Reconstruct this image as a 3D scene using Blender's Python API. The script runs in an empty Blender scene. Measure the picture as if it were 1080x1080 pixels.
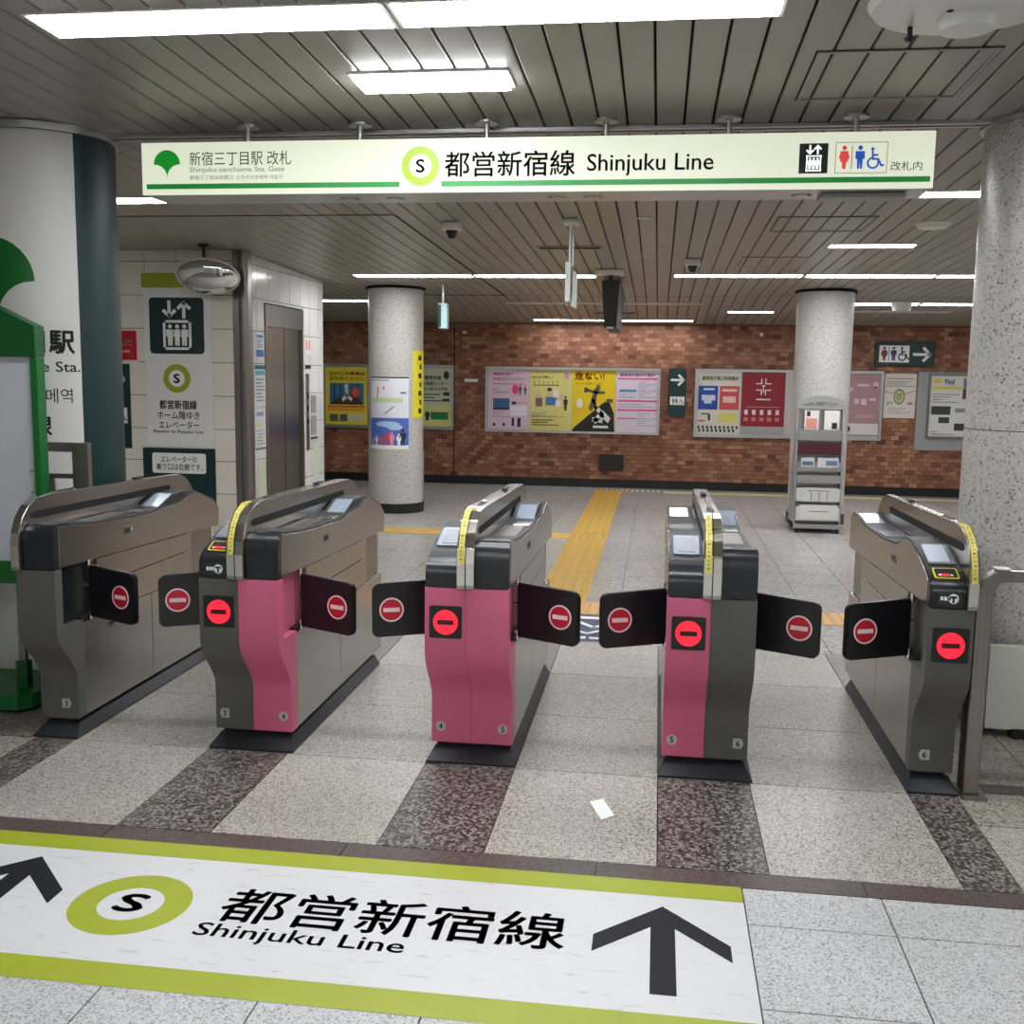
import bpy, bmesh, math, random
from mathutils import Matrix, Vector
random.seed(7)
SC = bpy.context.scene
COL = SC.collection

# ------------------------------------------------------------------ camera, world, exposure
def setup_camera():
    yaw, pit, rol = 0.135624, 0.130161, -0.014366
    cy, sy, cp, sp = math.cos(yaw), math.sin(yaw), math.cos(pit), math.sin(pit)
    fwd = Vector((-sy*cp, cy*cp, -sp)); right = Vector((cy, sy, 0)); down = fwd.cross(right)
    cr, sr = math.cos(rol), math.sin(rol)
    r2 = cr*right + sr*down; d2 = -sr*right + cr*down
    m = Matrix((r2, -d2, -fwd)).transposed().to_4x4()
    m.translation = (0, 0, 1.45)
    cam = bpy.data.cameras.new('camera'); cam.sensor_width = 36; cam.lens = 36*1114.2/1080
    o = bpy.data.objects.new('camera', cam); COL.objects.link(o); o.matrix_world = m
    SC.camera = o
setup_camera()
w = bpy.data.worlds.new('world'); SC.world = w; w.use_nodes = True
w.node_tree.nodes['Background'].inputs[0].default_value = (0.9, 0.92, 1, 1)
w.node_tree.nodes['Background'].inputs[1].default_value = 0.15
SC.view_settings.view_transform = 'Standard'; SC.view_settings.look = 'None'
SC.view_settings.exposure = 0.26; SC.view_settings.gamma = 1.0
SC.view_settings.use_curve_mapping = False
LAMP = 30.0          # radiance of the fluorescent panels
SC.cycles.use_denoising = True
SC.cycles.max_bounces = 8; SC.cycles.diffuse_bounces = 5; SC.cycles.glossy_bounces = 4
SC.cycles.sample_clamp_indirect = 6.0
SC.cycles.caustics_reflective = False; SC.cycles.caustics_refractive = False

# ------------------------------------------------------------------ materials
def lin(c):
    return tuple(((v/255)/12.92 if v/255 <= 0.04045 else ((v/255+0.055)/1.055)**2.4) for v in c) + (1.0,)
MATS = {}
def mat(name, c, rough=0.5, metal=0.0, emit=0.0, noise=0.0, scale=20.0, stretch=None, spec=0.5, bump=0.0, ecol=None):
    if name in MATS: return MATS[name]
    m = bpy.data.materials.new(name); m.use_nodes = True; nt = m.node_tree
    b = nt.nodes['Principled BSDF']
    b.inputs['Base Color'].default_value = lin(c); b.inputs['Roughness'].default_value = rough
    b.inputs['Metallic'].default_value = metal; b.inputs['Specular IOR Level'].default_value = spec
    if emit:
        b.inputs['Emission Color'].default_value = lin(ecol or c); b.inputs['Emission Strength'].default_value = emit
    if noise:
        g = nt.nodes.new('ShaderNodeNewGeometry'); n = nt.nodes.new('ShaderNodeTexNoise')
        n.inputs['Scale'].default_value = scale; n.inputs['Detail'].default_value = 4
        src = g.outputs['Position']
        if stretch:
            mp = nt.nodes.new('ShaderNodeMapping'); mp.inputs['Scale'].default_value = stretch
            nt.links.new(src, mp.inputs['Vector']); src = mp.outputs['Vector']
        nt.links.new(src, n.inputs['Vector'])
        r = nt.nodes.new('ShaderNodeValToRGB')
        L = lin(c)
        r.color_ramp.elements[0].color = tuple(v*(1-noise) for v in L[:3])+(1,)
        r.color_ramp.elements[1].color = tuple(min(1, v*(1+noise)) for v in L[:3])+(1,)
        r.color_ramp.elements[0].position = .3; r.color_ramp.elements[1].position = .7
        nt.links.new(n.outputs['Fac'], r.inputs['Fac']); nt.links.new(r.outputs['Color'], b.inputs['Base Color'])
        if bump:
            bp = nt.nodes.new('ShaderNodeBump'); bp.inputs['Strength'].default_value = bump; bp.inputs['Distance'].default_value = .002
            nt.links.new(n.outputs['Fac'], bp.inputs['Height']); nt.links.new(bp.outputs['Normal'], b.inputs['Normal'])
    MATS[name] = m
    return m
def granite(name, stops, scale, rough=0.35, patch=0.12, spec=0.5):
    """speckled stone: voronoi cells coloured by a ramp of (position, colour), with slow dirt variation"""
    m = bpy.data.materials.new(name); m.use_nodes = True; nt = m.node_tree; b = nt.nodes['Principled BSDF']
    g = nt.nodes.new('ShaderNodeNewGeometry')
    v = nt.nodes.new('ShaderNodeTexVoronoi'); v.inputs['Scale'].default_value = scale
    n = nt.nodes.new('ShaderNodeTexNoise'); n.inputs['Scale'].default_value = scale*.8; n.inputs['Detail'].default_value = 3
    nt.links.new(g.outputs['Position'], v.inputs['Vector']); nt.links.new(g.outputs['Position'], n.inputs['Vector'])
    sep = nt.nodes.new('ShaderNodeSeparateColor'); nt.links.new(v.outputs['Color'], sep.inputs[0])
    mx = nt.nodes.new('ShaderNodeMix'); mx.inputs[0].default_value = .45
    nt.links.new(sep.outputs[0], mx.inputs[2]); nt.links.new(n.outputs['Fac'], mx.inputs[3])
    r = nt.nodes.new('ShaderNodeValToRGB'); r.color_ramp.interpolation = 'LINEAR'
    while len(r.color_ramp.elements) < len(stops): r.color_ramp.elements.new(.5)
    for e, (p, c) in zip(r.color_ramp.elements, stops): e.position = p; e.color = lin(c)
    nt.links.new(mx.outputs[0], r.inputs['Fac'])
    n2 = nt.nodes.new('ShaderNodeTexNoise'); n2.inputs['Scale'].default_value = 1.7; n2.inputs['Detail'].default_value = 4
    nt.links.new(g.outputs['Position'], n2.inputs['Vector'])
    mr = nt.nodes.new('ShaderNodeMapRange'); mr.inputs[1].default_value = .3; mr.inputs[2].default_value = .7
    mr.inputs[3].default_value = 1-patch; mr.inputs[4].default_value = 1.0
    nt.links.new(n2.outputs['Fac'], mr.inputs[0])
    mul = nt.nodes.new('ShaderNodeVectorMath'); mul.operation = 'SCALE'
    nt.links.new(r.outputs['Color'], mul.inputs[0]); nt.links.new(mr.outputs[0], mul.inputs['Scale'])
    nt.links.new(mul.outputs[0], b.inputs['Base Color'])
    b.inputs['Roughness'].default_value = rough; b.inputs['Specular IOR Level'].default_value = spec
    MATS[name] = m
    return m
granite('stone_light', [(.28, (114, 108, 100)), (.42, (180, 174, 163)), (.6, (198, 193, 182)), (.75, (156, 149, 138))], 190, .33, .16)
granite('stone_near', [(.25, (128, 127, 126)), (.38, (190, 190, 189)), (.62, (208, 208, 207)), (.78, (170, 169, 168))], 230, .38, .10)
granite('stone_dark', [(.3, (40, 36, 33)), (.44, (112, 104, 98)), (.55, (152, 143, 135)), (.7, (62, 56, 52))], 95, .35, .15)
granite('stone_mid', [(.3, (92, 90, 88)), (.45, (140, 138, 135)), (.7, (112, 108, 104))], 120, .33, .15)
granite('stone_brown', [(.3, (74, 62, 58)), (.5, (98, 84, 79)), (.7, (84, 72, 68))], 110, .4, .15)
granite('stone_tan', [(.3, (112, 103, 92)), (.45, (158, 149, 137)), (.7, (176, 168, 156))], 120, .35, .2)
granite('stone_rear', [(.3, (162, 157, 153)), (.5, (196, 192, 188)), (.7, (184, 179, 175))], 60, .2, .12)
granite('column_stone', [(.2, (92, 89, 85)), (.29, (170, 166, 159)), (.5, (198, 194, 187)), (.7, (186, 181, 173)), (.8, (206, 203, 196))], 125, .3, .06)
granite('column_stone_fine', [(.2, (140, 136, 130)), (.34, (190, 186, 180)), (.6, (204, 200, 194)), (.8, (182, 176, 169))], 120, .35, .06)
mat('grout', (70, 66, 62), .8)
mat('slat', (152, 147, 136), .38, noise=.05, scale=3)
mat('void', (14, 12, 11), .9)
mat('white_paint', (226, 226, 222), .4, noise=.02, scale=6)
mat('white_plastic', (222, 222, 216), .35)
mat('grey_plastic', (150, 150, 148), .4)
mat('steel', (170, 166, 161), .27, 1.0, noise=.06, scale=3, stretch=(1, 1, 40))
mat('steel_dull', (150, 145, 139), .34, 1.0, noise=.06, scale=3, stretch=(40, 40, 1))
mat('steel_door', (138, 128, 117), .25, 1.0, noise=.07, scale=2, stretch=(30, 30, .6))
mat('chrome', (222, 218, 208), .12, 1.0, noise=.03, scale=30)
mat('aluminium', (196, 196, 194), .35, .9, noise=.03, scale=30)
mat('mirror', (240, 240, 240), .02, 1.0)
mat('black_cap', (30, 32, 36), .28, noise=.05, scale=40)
mat('black_matt', (20, 20, 22), .5, noise=.05, scale=40)
mat('flap_black', (22, 20, 23), .32, noise=.04, scale=40)
mat('base_black', (40, 42, 48), .42, noise=.08, scale=25)
mat('gate_grey', (88, 88, 82), .42, noise=.03, scale=30)
mat('pink', (210, 100, 136), .42, noise=.03, scale=20)
mat('rubber', (44, 46, 48), .45, noise=.05, scale=40)
mat('reader_grey', (128, 132, 138), .25, noise=.05, scale=30)
mat('screen_grey', (150, 162, 176), .15, noise=.08, scale=30)
mat('red_sign', (186, 22, 44), .4)
mat('pale_pink', (236, 206, 208), .45)
mat('led_red', (255, 30, 52), .5, emit=1.0)
mat('led_off', (52, 6, 10), .5)
mat('yellow', (226, 212, 44), .45)
mat('sticker_yellow', (206, 192, 84), .5, noise=.06, scale=60)
mat('ink', (24, 24, 26), .6, spec=.25)
mat('ink_grey', (120, 120, 118), .5)
mat('white_print', (238, 238, 236), .5)
mat('green', (12, 96, 38), .35, noise=.04, scale=10)
mat('green_dark', (10, 78, 34), .35, noise=.04, scale=10)
mat('teal', (8, 46, 45), .45, noise=.05, scale=8)
mat('lime', (156, 166, 40), .45, noise=.04, scale=8)
mat('clad_white', (206, 204, 198), .38, noise=.015, scale=2)
mat('tile_cream', (230, 224, 210), .2, noise=.02, scale=4)
mat('tile_white', (226, 225, 220), .18, noise=.02, scale=4)
mat('baseboard', (22, 22, 24), .4, noise=.1, scale=20)
mat('tactile', (200, 158, 62), .45, noise=.08, scale=12)
mat('tactile_orange', (206, 158, 96), .45, noise=.08, scale=12)
mat('cream_strip', (206, 196, 138), .5, noise=.05, scale=12)
mat('navy', (34, 44, 84), .4, noise=.05, scale=12)
mat('decal_white', (226, 226, 222), .38, noise=.04, scale=9)
mat('mortar', (116, 84, 66), .85, noise=.1, scale=30)
mat('panel_light', (248, 251, 255), .4, emit=LAMP)
mat('panel_off', (206, 202, 194), .4)
mat('sign_face', (140, 144, 130), .4, emit=.64, ecol=(232, 236, 212))
mat('sign_lime', (110, 134, 20), .4, emit=.5, ecol=(172, 204, 30))
mat('sign_green', (16, 122, 44), .4, emit=.35)
mat('sign_leaf', (12, 136, 36), .4, emit=.45)
mat('sign_white', (246, 248, 240), .4, emit=.75)
mat('sign_red', (222, 74, 66), .4, emit=.4)
mat('sign_blue', (30, 84, 190), .4, emit=.4)
mat('sign_ink', (22, 22, 24), .5)
mat('sign_grey', (112, 118, 104), .5)
mat('spot_lens', (255, 250, 235), .3, emit=3.0)
def pcol(c, rough=.5):      # plain print colours for posters
    return mat('print_%d_%d_%d' % tuple(c), c, rough)
# brick: colour from a per-brick attribute
m = bpy.data.materials.new('brick'); m.use_nodes = True; nt = m.node_tree; MATS['brick'] = m
at = nt.nodes.new('ShaderNodeAttribute'); at.attribute_name = 'tone'
rp = nt.nodes.new('ShaderNodeValToRGB')
for i, (p, c) in enumerate([(0, (98, 58, 42)), (.3, (130, 82, 60)), (.6, (150, 100, 74)), (1, (178, 132, 102))]):
    e = rp.color_ramp.elements[i] if i < 2 else rp.color_ramp.elements.new(p)
    e.position = p; e.color = lin(c)
rp.color_ramp.elements[3].position = 1
ns = nt.nodes.new('ShaderNodeTexNoise'); ns.inputs['Scale'].default_value = 40; bp = nt.nodes.new('ShaderNodeBump'); bp.inputs['Strength'].default_value = .3; bp.inputs['Distance'].default_value = .003
nt.links.new(at.outputs['Fac'], rp.inputs['Fac']); nt.links.new(rp.outputs['Color'], nt.nodes['Principled BSDF'].inputs['Base Color'])
nt.links.new(ns.outputs['Fac'], bp.inputs['Height']); nt.links.new(bp.outputs['Normal'], nt.nodes['Principled BSDF'].inputs['Normal'])
nt.nodes['Principled BSDF'].inputs['Roughness'].default_value = .6
# floor decal white: scuffed vinyl
m = MATS['decal_white']; nt = m.node_tree; b = nt.nodes['Principled BSDF']
g = nt.nodes.new('ShaderNodeNewGeometry'); mp = nt.nodes.new('ShaderNodeMapping'); mp.inputs['Scale'].default_value = (3, 14, 1); mp.inputs['Rotation'].default_value = (0, 0, .6)
n1 = nt.nodes.new('ShaderNodeTexNoise'); n1.inputs['Scale'].default_value = 3; n1.inputs['Detail'].default_value = 8; n1.inputs['Roughness'].default_value = .75
nt.links.new(g.outputs['Position'], mp.inputs['Vector']); nt.links.new(mp.outputs['Vector'], n1.inputs['Vector'])
rr = nt.nodes.new('ShaderNodeValToRGB'); rr.color_ramp.elements[0].position = .3; rr.color_ramp.elements[0].color = lin((164, 164, 164)); rr.color_ramp.elements[1].position = .43; rr.color_ramp.elements[1].color = lin((208, 208, 208))
nt.links.new(n1.outputs['Fac'], rr.inputs['Fac']); nt.links.new(rr.outputs['Color'], b.inputs['Base Color'])

# ------------------------------------------------------------------ geometry helpers
def zc(y):      # underside of the slatted ceiling; it falls gently towards the far wall
    return 2.63-.0296*y if y <= 11.5 else 2.2896-.085*(y-11.5)
def wloc(o):
    v = Vector((0, 0, 0))
    while o: v += o.location; o = o.parent
    return v
class MB:
    def __init__(s): s.v = []; s.f = []
    def add(s, vs, fs):
        k = len(s.v); s.v += [tuple(p) for p in vs]; s.f += [tuple(i+k for i in f) for f in fs]; return s
    def box(s, x0, x1, y0, y1, z0, z1):
        return s.add([(x0, y0, z0), (x1, y0, z0), (x1, y1, z0), (x0, y1, z0), (x0, y0, z1), (x1, y0, z1), (x1, y1, z1), (x0, y1, z1)],
                     [(0, 3, 2, 1), (4, 5, 6, 7), (0, 1, 5, 4), (1, 2, 6, 5), (2, 3, 7, 6), (3, 0, 4, 7)])
    def prism(s, poly, ax, a0, a1):
        n = len(poly)
        def mk(p, a):
            return (a, p[0], p[1]) if ax == 'x' else ((p[0], a, p[1]) if ax == 'y' else (p[0], p[1], a))
        return s.add([mk(p, a0) for p in poly]+[mk(p, a1) for p in poly],
                     [tuple(range(n)), tuple(range(2*n-1, n-1, -1))]+[(i, (i+1) % n, (i+1) % n+n, i+n) for i in range(n)])
    def cyl(s, x, y, z0, z1, r, n=24, r2=None):
        r2 = r if r2 is None else r2
        return s.add([(x+r*math.cos(2*math.pi*i/n), y+r*math.sin(2*math.pi*i/n), z0) for i in range(n)]+[(x+r2*math.cos(2*math.pi*i/n), y+r2*math.sin(2*math.pi*i/n), z1) for i in range(n)],
                     [tuple(range(n)), tuple(range(2*n-1, n-1, -1))]+[(i, (i+1) % n, (i+1) % n+n, i+n) for i in range(n)])
    def tube(s, pts, r, n=12):
        pts = [Vector(p) for p in pts]; rings = []
        for i, p in enumerate(pts):
            d = (pts[min(i+1, len(pts)-1)]-pts[max(i-1, 0)]).normalized()
            a = d.cross(Vector((0, 0, 1)));
            if a.length < .05: a = d.cross(Vector((0, 1, 0)))
            a.normalize(); b = d.cross(a)
            rings.append([p+r*(a*math.cos(2*math.pi*k/n)+b*math.sin(2*math.pi*k/n)) for k in range(n)])
        vs = [q for rg in rings for q in rg]; fs = [tuple(range(n)), tuple(range(len(vs)-1, len(vs)-n-1, -1))]
        for i in range(len(rings)-1):
            for k in range(n): fs.append((i*n+k, i*n+(k+1) % n, (i+1)*n+(k+1) % n, (i+1)*n+k))
        return s.add(vs, fs)
    def build(s, name, m, parent=None, bevel=0, smooth=False, loc=None, seg=1):
        if parent is not None: off = wloc(parent)
        else:
            xs, ys, zs = zip(*s.v)
            off = Vector(loc) if loc else Vector(((min(xs)+max(xs))/2, (min(ys)+max(ys))/2, min(zs)))
        bm = bmesh.new()
        vv = [bm.verts.new(Vector(p)-off) for p in s.v]
        for f in s.f:
            try: bm.faces.new([vv[i] for i in f])
            except ValueError: pass
        bmesh.ops.recalc_face_normals(bm, faces=bm.faces)
        if bevel:
            ed = [e for e in bm.edges if len(e.link_faces) == 2 and e.calc_face_angle(0) > .6]
            bmesh.ops.bevel(bm, geom=ed, offset=bevel, segments=seg, affect='EDGES', clamp_overlap=True)
        me = bpy.data.meshes.new(name); bm.to_mesh(me); bm.free()
        me.materials.append(MATS[m] if isinstance(m, str) else m)
        if smooth:
            me.shade_smooth(); me.set_sharp_from_angle(angle=.7)
        o = bpy.data.objects.new(name, me); COL.objects.link(o)
        if parent is not None: o.parent = parent
        else: o.location = off
        return o
def tag(o, label=None, cat=None, group=None, kind=None):
    if label: o['label'] = label
    if cat: o['category'] = cat
    if group: o['group'] = group
    if kind: o['kind'] = kind
    return o
def empty(name, loc, label=None, cat=None, group=None, kind=None):
    o = bpy.data.objects.new(name, None); COL.objects.link(o); o.location = loc; o.empty_display_size = .1
    return tag(o, label, cat, group, kind)
def instance(name, me, parent, wpos):
    o = bpy.data.objects.new(name, me); COL.objects.link(o); o.parent = parent; o.location = Vector(wpos)-wloc(parent)
    return o
def box(name, m, parent, *b, bevel=0, **k): return MB().box(*b).build(name, m, parent, bevel=bevel, **k)

# planes: (u, v, n) -> world, n points at the viewer
def front(y): return lambda u, v, n=0: (u, y-n, v)
def side(x): return lambda u, v, n=0: (x+n, u, v)          # faces +X, u runs along +Y
def ground(z=0): return lambda u, v, n=0: (u, v, z+n)
def onplane(o, U, V):
    o, U, V = Vector(o), Vector(U).normalized(), Vector(V).normalized(); N = U.cross(V)
    return lambda u, v, n=0: tuple(o+u*U+v*V+n*N)
def drum(cx, cy, r): return lambda u, v, n=0: (cx+(r+n)*math.sin(u/r), cy-(r+n)*math.cos(u/r), v)
def flat(name, polys, pl, m, parent, n0=0.0, n1=.0015, fine=0):
    """outlines in (u, v) raised from n0 to n1 on a plane; fine > 0 cuts long edges so that it can follow a drum"""
    bm = bmesh.new()
    for poly in polys:
        k = len(poly)
        a = [bm.verts.new((p[0], p[1], n0)) for p in poly]; b = [bm.verts.new((p[0], p[1], n1)) for p in poly]
        bm.faces.new(b)
        for i in range(k): bm.faces.new((a[i], a[(i+1) % k], b[(i+1) % k], b[i]))
    if fine:
        bmesh.ops.triangulate(bm, faces=bm.faces)
        for _ in range(6):
            ed = [e for e in bm.edges if abs(e.verts[0].co.x-e.verts[1].co.x) > fine]
            if not ed: break
            bmesh.ops.subdivide_edges(bm, edges=ed, cuts=1); bmesh.ops.triangulate(bm, faces=bm.faces)
    off = wloc(parent) if parent is not None else None
    for v in bm.verts: v.co = Vector(pl(*v.co))
    if off is None:
        xs = [v.co.copy() for v in bm.verts]; off = sum(xs, Vector())/len(xs)
    for v in bm.verts: v.co -= off
    bmesh.ops.recalc_face_normals(bm, faces=bm.faces)
    me = bpy.data.meshes.new(name); bm.to_mesh(me); bm.free(); me.materials.append(MATS[m] if isinstance(m, str) else m)
    o = bpy.data.objects.new(name, me); COL.objects.link(o)
    if parent is not None: o.parent = parent
    else: o.location = off
    return o
def txt(name, s, rect, pl, m, parent, n=.002, bold=0.0, fit=True, space=1.0):
    """lettering fitted to the rectangle (u0, v0, u1, v1)"""
    c = bpy.data.curves.new('t', 'FONT'); c.body = s; c.resolution_u = 3; c.space_character = space
    t = bpy.data.objects.new('t', c); me = bpy.data.meshes.new_from_object(t)
    bpy.data.objects.remove(t); bpy.data.curves.remove(c)
    xs = [v.co.x for v in me.vertices]; ys = [v.co.y for v in me.vertices]
    if not xs: return None
    x0, x1, y0, y1 = min(xs), max(xs), min(ys), max(ys); u0, v0, u1, v1 = rect
    off = wloc(parent)
    if bold:       # heavier weight: the same outlines laid a hair's breadth apart
        V_ = [tuple(v.co) for v in me.vertices]; F_ = [tuple(p.vertices) for p in me.polygons]; nv, nf = [], []
        for dx, dy in ((-bold, 0), (bold, 0), (0, bold), (0, -bold)):
            k = len(nv); nv += [(a+dx, b+dy, 0) for a, b, _ in V_]; nf += [tuple(i+k for i in f) for f in F_]
        me = bpy.data.meshes.new(name); me.from_pydata(nv, [], nf)
        x0 -= bold; x1 += bold; y0 -= bold; y1 += bold
    for v in me.vertices:
        u = u0+(v.co.x-x0)/(x1-x0)*(u1-u0); w_ = v0+(v.co.y-y0)/max(1e-6, y1-y0)*(v1-v0)
        v.co = Vector(pl(u, w_, n))-off
    me.materials.clear(); me.materials.append(MATS[m] if isinstance(m, str) else m); me.name = name
    o = bpy.data.objects.new(name, me); COL.objects.link(o); o.parent = parent
    return o
def rect(u0, v0, u1, v1): return [(u0, v0), (u1, v0), (u1, v1), (u0, v1)]
def rrect(u0, v0, u1, v1, r, n=4):
    out = []
    for cx, cy, a0 in ((u1-r, v0+r, -90), (u1-r, v1-r, 0), (u0+r, v1-r, 90), (u0+r, v0+r, 180)):
        for k in range(n+1):
            a = math.radians(a0+90*k/n); out.append((cx+r*math.cos(a), cy+r*math.sin(a)))
    return out
def disc(cu, cv, r, n=28, ry=None):
    ry = r if ry is None else ry
    return [(cu+r*math.cos(2*math.pi*i/n), cv+ry*math.sin(2*math.pi*i/n)) for i in range(n)]
def ring(cu, cv, r0, r1, a0=0, a1=360, n=36):
    out = []
    for i in range(n):
        a, b = math.radians(a0+(a1-a0)*i/n), math.radians(a0+(a1-a0)*(i+1)/n)
        out.append([(cu+r0*math.cos(a), cv+r0*math.sin(a)), (cu+r1*math.cos(a), cv+r1*math.sin(a)), (cu+r1*math.cos(b), cv+r1*math.sin(b)), (cu+r0*math.cos(b), cv+r0*math.sin(b))])
    return out
def stroke(pts, wd):
    out = []
    for (a, b), (c, d) in zip(pts, pts[1:]):
        dx, dy = c-a, d-b; l = math.hypot(dx, dy) or 1; nx, ny = -dy/l*wd/2, dx/l*wd/2; ex, ey = dx/l*wd*.3, dy/l*wd*.3
        out.append([(a-nx-ex, b-ny-ey), (c-nx+ex, d-ny+ey), (c+nx+ex, d+ny+ey), (a+nx-ex, b+ny-ey)])
    return out
def arrow(cu, cv, L, wd, ang):
    """arrow centred on (cu, cv), length L, pointing along ang degrees"""
    a = math.radians(ang); ca, sa = math.cos(a), math.sin(a); h = L/2
    def T(x, y): return (cu+x*ca-y*sa, cv+x*sa+y*ca)
    return stroke([T(-h, 0), T(h-wd*.4, 0)], wd)+stroke([T(h-L*.42, L*.38), T(h-wd*.3, 0)], wd)+stroke([T(h-L*.42, -L*.38), T(h-wd*.3, 0)], wd)
def man(u, v, h):
    w_ = h*.2
    return [disc(u, v+h*.9, h*.1, 12), [(u-w_, v+h*.76), (u+w_, v+h*.76), (u+w_, v+h*.42), (u+w_*.62, v+h*.42), (u+w_*.55, v), (u+w_*.08, v), (u, v+h*.36), (u-w_*.08, v), (u-w_*.55, v), (u-w_*.62, v+h*.42), (u-w_, v+h*.42)]]
def woman(u, v, h):
    w_ = h*.22
    return [disc(u, v+h*.9, h*.1, 12), [(u-w_*.7, v+h*.77), (u+w_*.7, v+h*.77), (u+w_*1.1, v+h*.45), (u+w_*.8, v+h*.43), (u+w_*.75, v+h*.3), (u+w_*.4, v+h*.28), (u+w_*.35, v), (u-w_*.35, v), (u-w_*.4, v+h*.28), (u-w_*.75, v+h*.3), (u-w_*.8, v+h*.43), (u-w_*1.1, v+h*.45)]]
def wheelchair(u, v, h):
    t = h*.09
    return [disc(u-h*.08, v+h*.93, h*.08, 12)]+stroke([(u-h*.08, v+h*.82), (u-h*.05, v+h*.45), (u+h*.2, v+h*.45), (u+h*.36, v+h*.14), (u+h*.46, v+h*.17)], t)+stroke([(u-h*.06, v+h*.64), (u+h*.16, v+h*.64)], t)+ring(u-h*.04, v+h*.27, h*.2, h*.29, 100, 385, 20)
def lift_icon(u0, v0, u1, v1):
    """arrows, box frame and three figures in white on a dark field"""
    W_, H_ = u1-u0, v1-v0; t = W_*.045
    wht = arrow(u0+W_*.37, v0+H_*.79, H_*.28, t*1.3, -90)+arrow(u0+W_*.64, v0+H_*.79, H_*.28, t*1.3, 90)
    a, b, c, d = u0+W_*.25, u0+W_*.77, v0+H_*.07, v0+H_*.6
    wht += [rect(a, c, a+t, d), rect(b-t, c, b, d), rect(a, c, b, c+t), rect(a, d-t, b, d)]
    for k in range(3): wht += man(a+(b-a)*(.25+.25*k), c+t*1.6, (d-c)*.72)
    return wht
def ginkgo(u, v, W_, H_):
    """fan-shaped leaf: (u, v) is the tip of the stem"""
    o = []
    R_ = W_/2; cy_ = v+H_-R_
    for k in range(17):
        a = math.radians(180*k/16); o.append((u+R_*math.cos(a), cy_+R_*math.sin(a)))
    n = 7
    for k in range(1, n):      # left underside curves in to the stem
        t = k/n; o.append((u-R_*(1-t)**1.7, cy_-(cy_-v)*(math.sin(t*math.pi/2)**1.0)*.0-(cy_-v)*t**1.9))
    o.append((u, v))
    for k in range(n-1, 0, -1):
        t = k/n; o.append((u+R_*(1-t)**1.7, cy_-(cy_-v)*t**1.9))
    return [o]

# ------------------------------------------------------------------ floor
XL, XR, YB, YF = -6.5, 5.2, -3.4, 13.72
floor = box('floor', 'grout', None, XL, XR, YB, YF, -.06, -.004); tag(floor, 'grey speckled stone tile floor of the station concourse', 'floor', kind='structure')
G_ = .0022
TILE_MESH = {}
def tile(x0, x1, y0, y1, m, name='floor_tile'):
    key = (round(x1-x0, 3), round(y1-y0, 3), m)
    if key not in TILE_MESH:
        a, b = (x1-x0)/2-G_, (y1-y0)/2-G_
        o = MB().box(-a, a, -b, b, -.004, 0).build(name, m, None, loc=(0, 0, 0)); TILE_MESH[key] = o.data; bpy.data.objects.remove(o)
    return instance(name, TILE_MESH[key], floor, ((x0+x1)/2, (y0+y1)/2, 0))
def tile_bulk(name, xs, ys, m, skip=None):
    mb = MB()
    for x0, x1 in zip(xs, xs[1:]):
        for y0, y1 in zip(ys, ys[1:]):
            if skip and skip(x0, x1, y0, y1): continue
            mb.box(x0+G_, x1-G_, y0+G_, y1-G_, -.004, 0)
    return tag(mb.build(name, m, floor), kind='stuff')
TP = .385
near_x = [.28+TP*k for k in range(-9, 8)]
near_y = [1.565, 1.95, 2.335, 2.72, 2.925]
for x0, x1 in zip(near_x, near_x[1:]):
    for y0, y1 in zip(near_y, near_y[1:]): tile(x0, x1, y0, y1, 'stone_near')
fx = [XL]+[.28+TP*k for k in range(-17, 13)]+[XR]
fy = [YB]+[1.565-TP*k for k in range(12, -1, -1)]
tile_bulk('floor_tiles_behind', fx, fy, 'stone_near')
tile_bulk('floor_tiles_wings', fx, near_y, 'stone_near', lambda a, b, c, d: a > near_x[0]-.01 and b < near_x[-1]+.01)
# dark border strip
sx = [XL]+[-2.45+.77*k for k in range(0, 7)]+[XR]
for x0, x1 in zip(sx, sx[1:]): tile(x0, x1, 2.925, 3.02, 'stone_brown', 'border_strip')
# gate zone
GX = [(-2.395, -2.225), (-1.675, -1.36), (-.82, -.485), (.04, .367), (.915, 1.08)]
GY = [3.02, 3.73, 4.365, 5.0, 5.635]
for i, (a, b) in enumerate(GX):
    tile(a, b, 3.02, 3.73, 'stone_dark', 'dark_floor_slab')
    tile(a, b, 3.73, 5.0, 'stone_mid', 'dark_floor_slab'); tile(a, b, 5.0, 5.635, 'stone_mid', 'dark_floor_slab')
lanes = [(GX[i][1], GX[i+1][0]) for i in range(4)]
for a, b in lanes:
    for c, d in zip(GY, GY[1:]): tile(a, b, c, d, 'stone_light')
for a, b in ((-3.0, -2.395), (-3.6, -3.0), (-4.2, -3.6)):
    for c, d in zip(GY, GY[1:]): tile(a, b, c, d, 'stone_tan')
ry = [(3.02, 3.49, 'stone_light'), (3.49, 3.78, 'stone_tan'), (3.78, 3.87, 'stone_brown'), (3.87, 4.25, 'stone_tan'), (4.25, 4.63, 'stone_tan'), (4.63, 5.0, 'stone_light'), (5.0, 5.635, 'stone_light')]
for a, b in ((1.08, 1.41), (1.41, 1.795), (1.795, 2.18), (2.18, 2.565)):
    for c, d, m_ in ry: tile(a, b, c, d, m_)
tile_bulk('floor_tiles_side', [XL]+[-5.9, -5.3, -4.75, -4.2], GY, 'stone_tan')
tile_bulk('floor_tiles_far_side', [2.565, 3.1, 3.6, 4.1, 4.6, XR], GY, 'stone_light')
rear_x = [.95+TP*k for k in range(-9, 6)]
rear_y = [5.635]+[6.04+TP*k for k in range(0, 7)]
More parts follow.
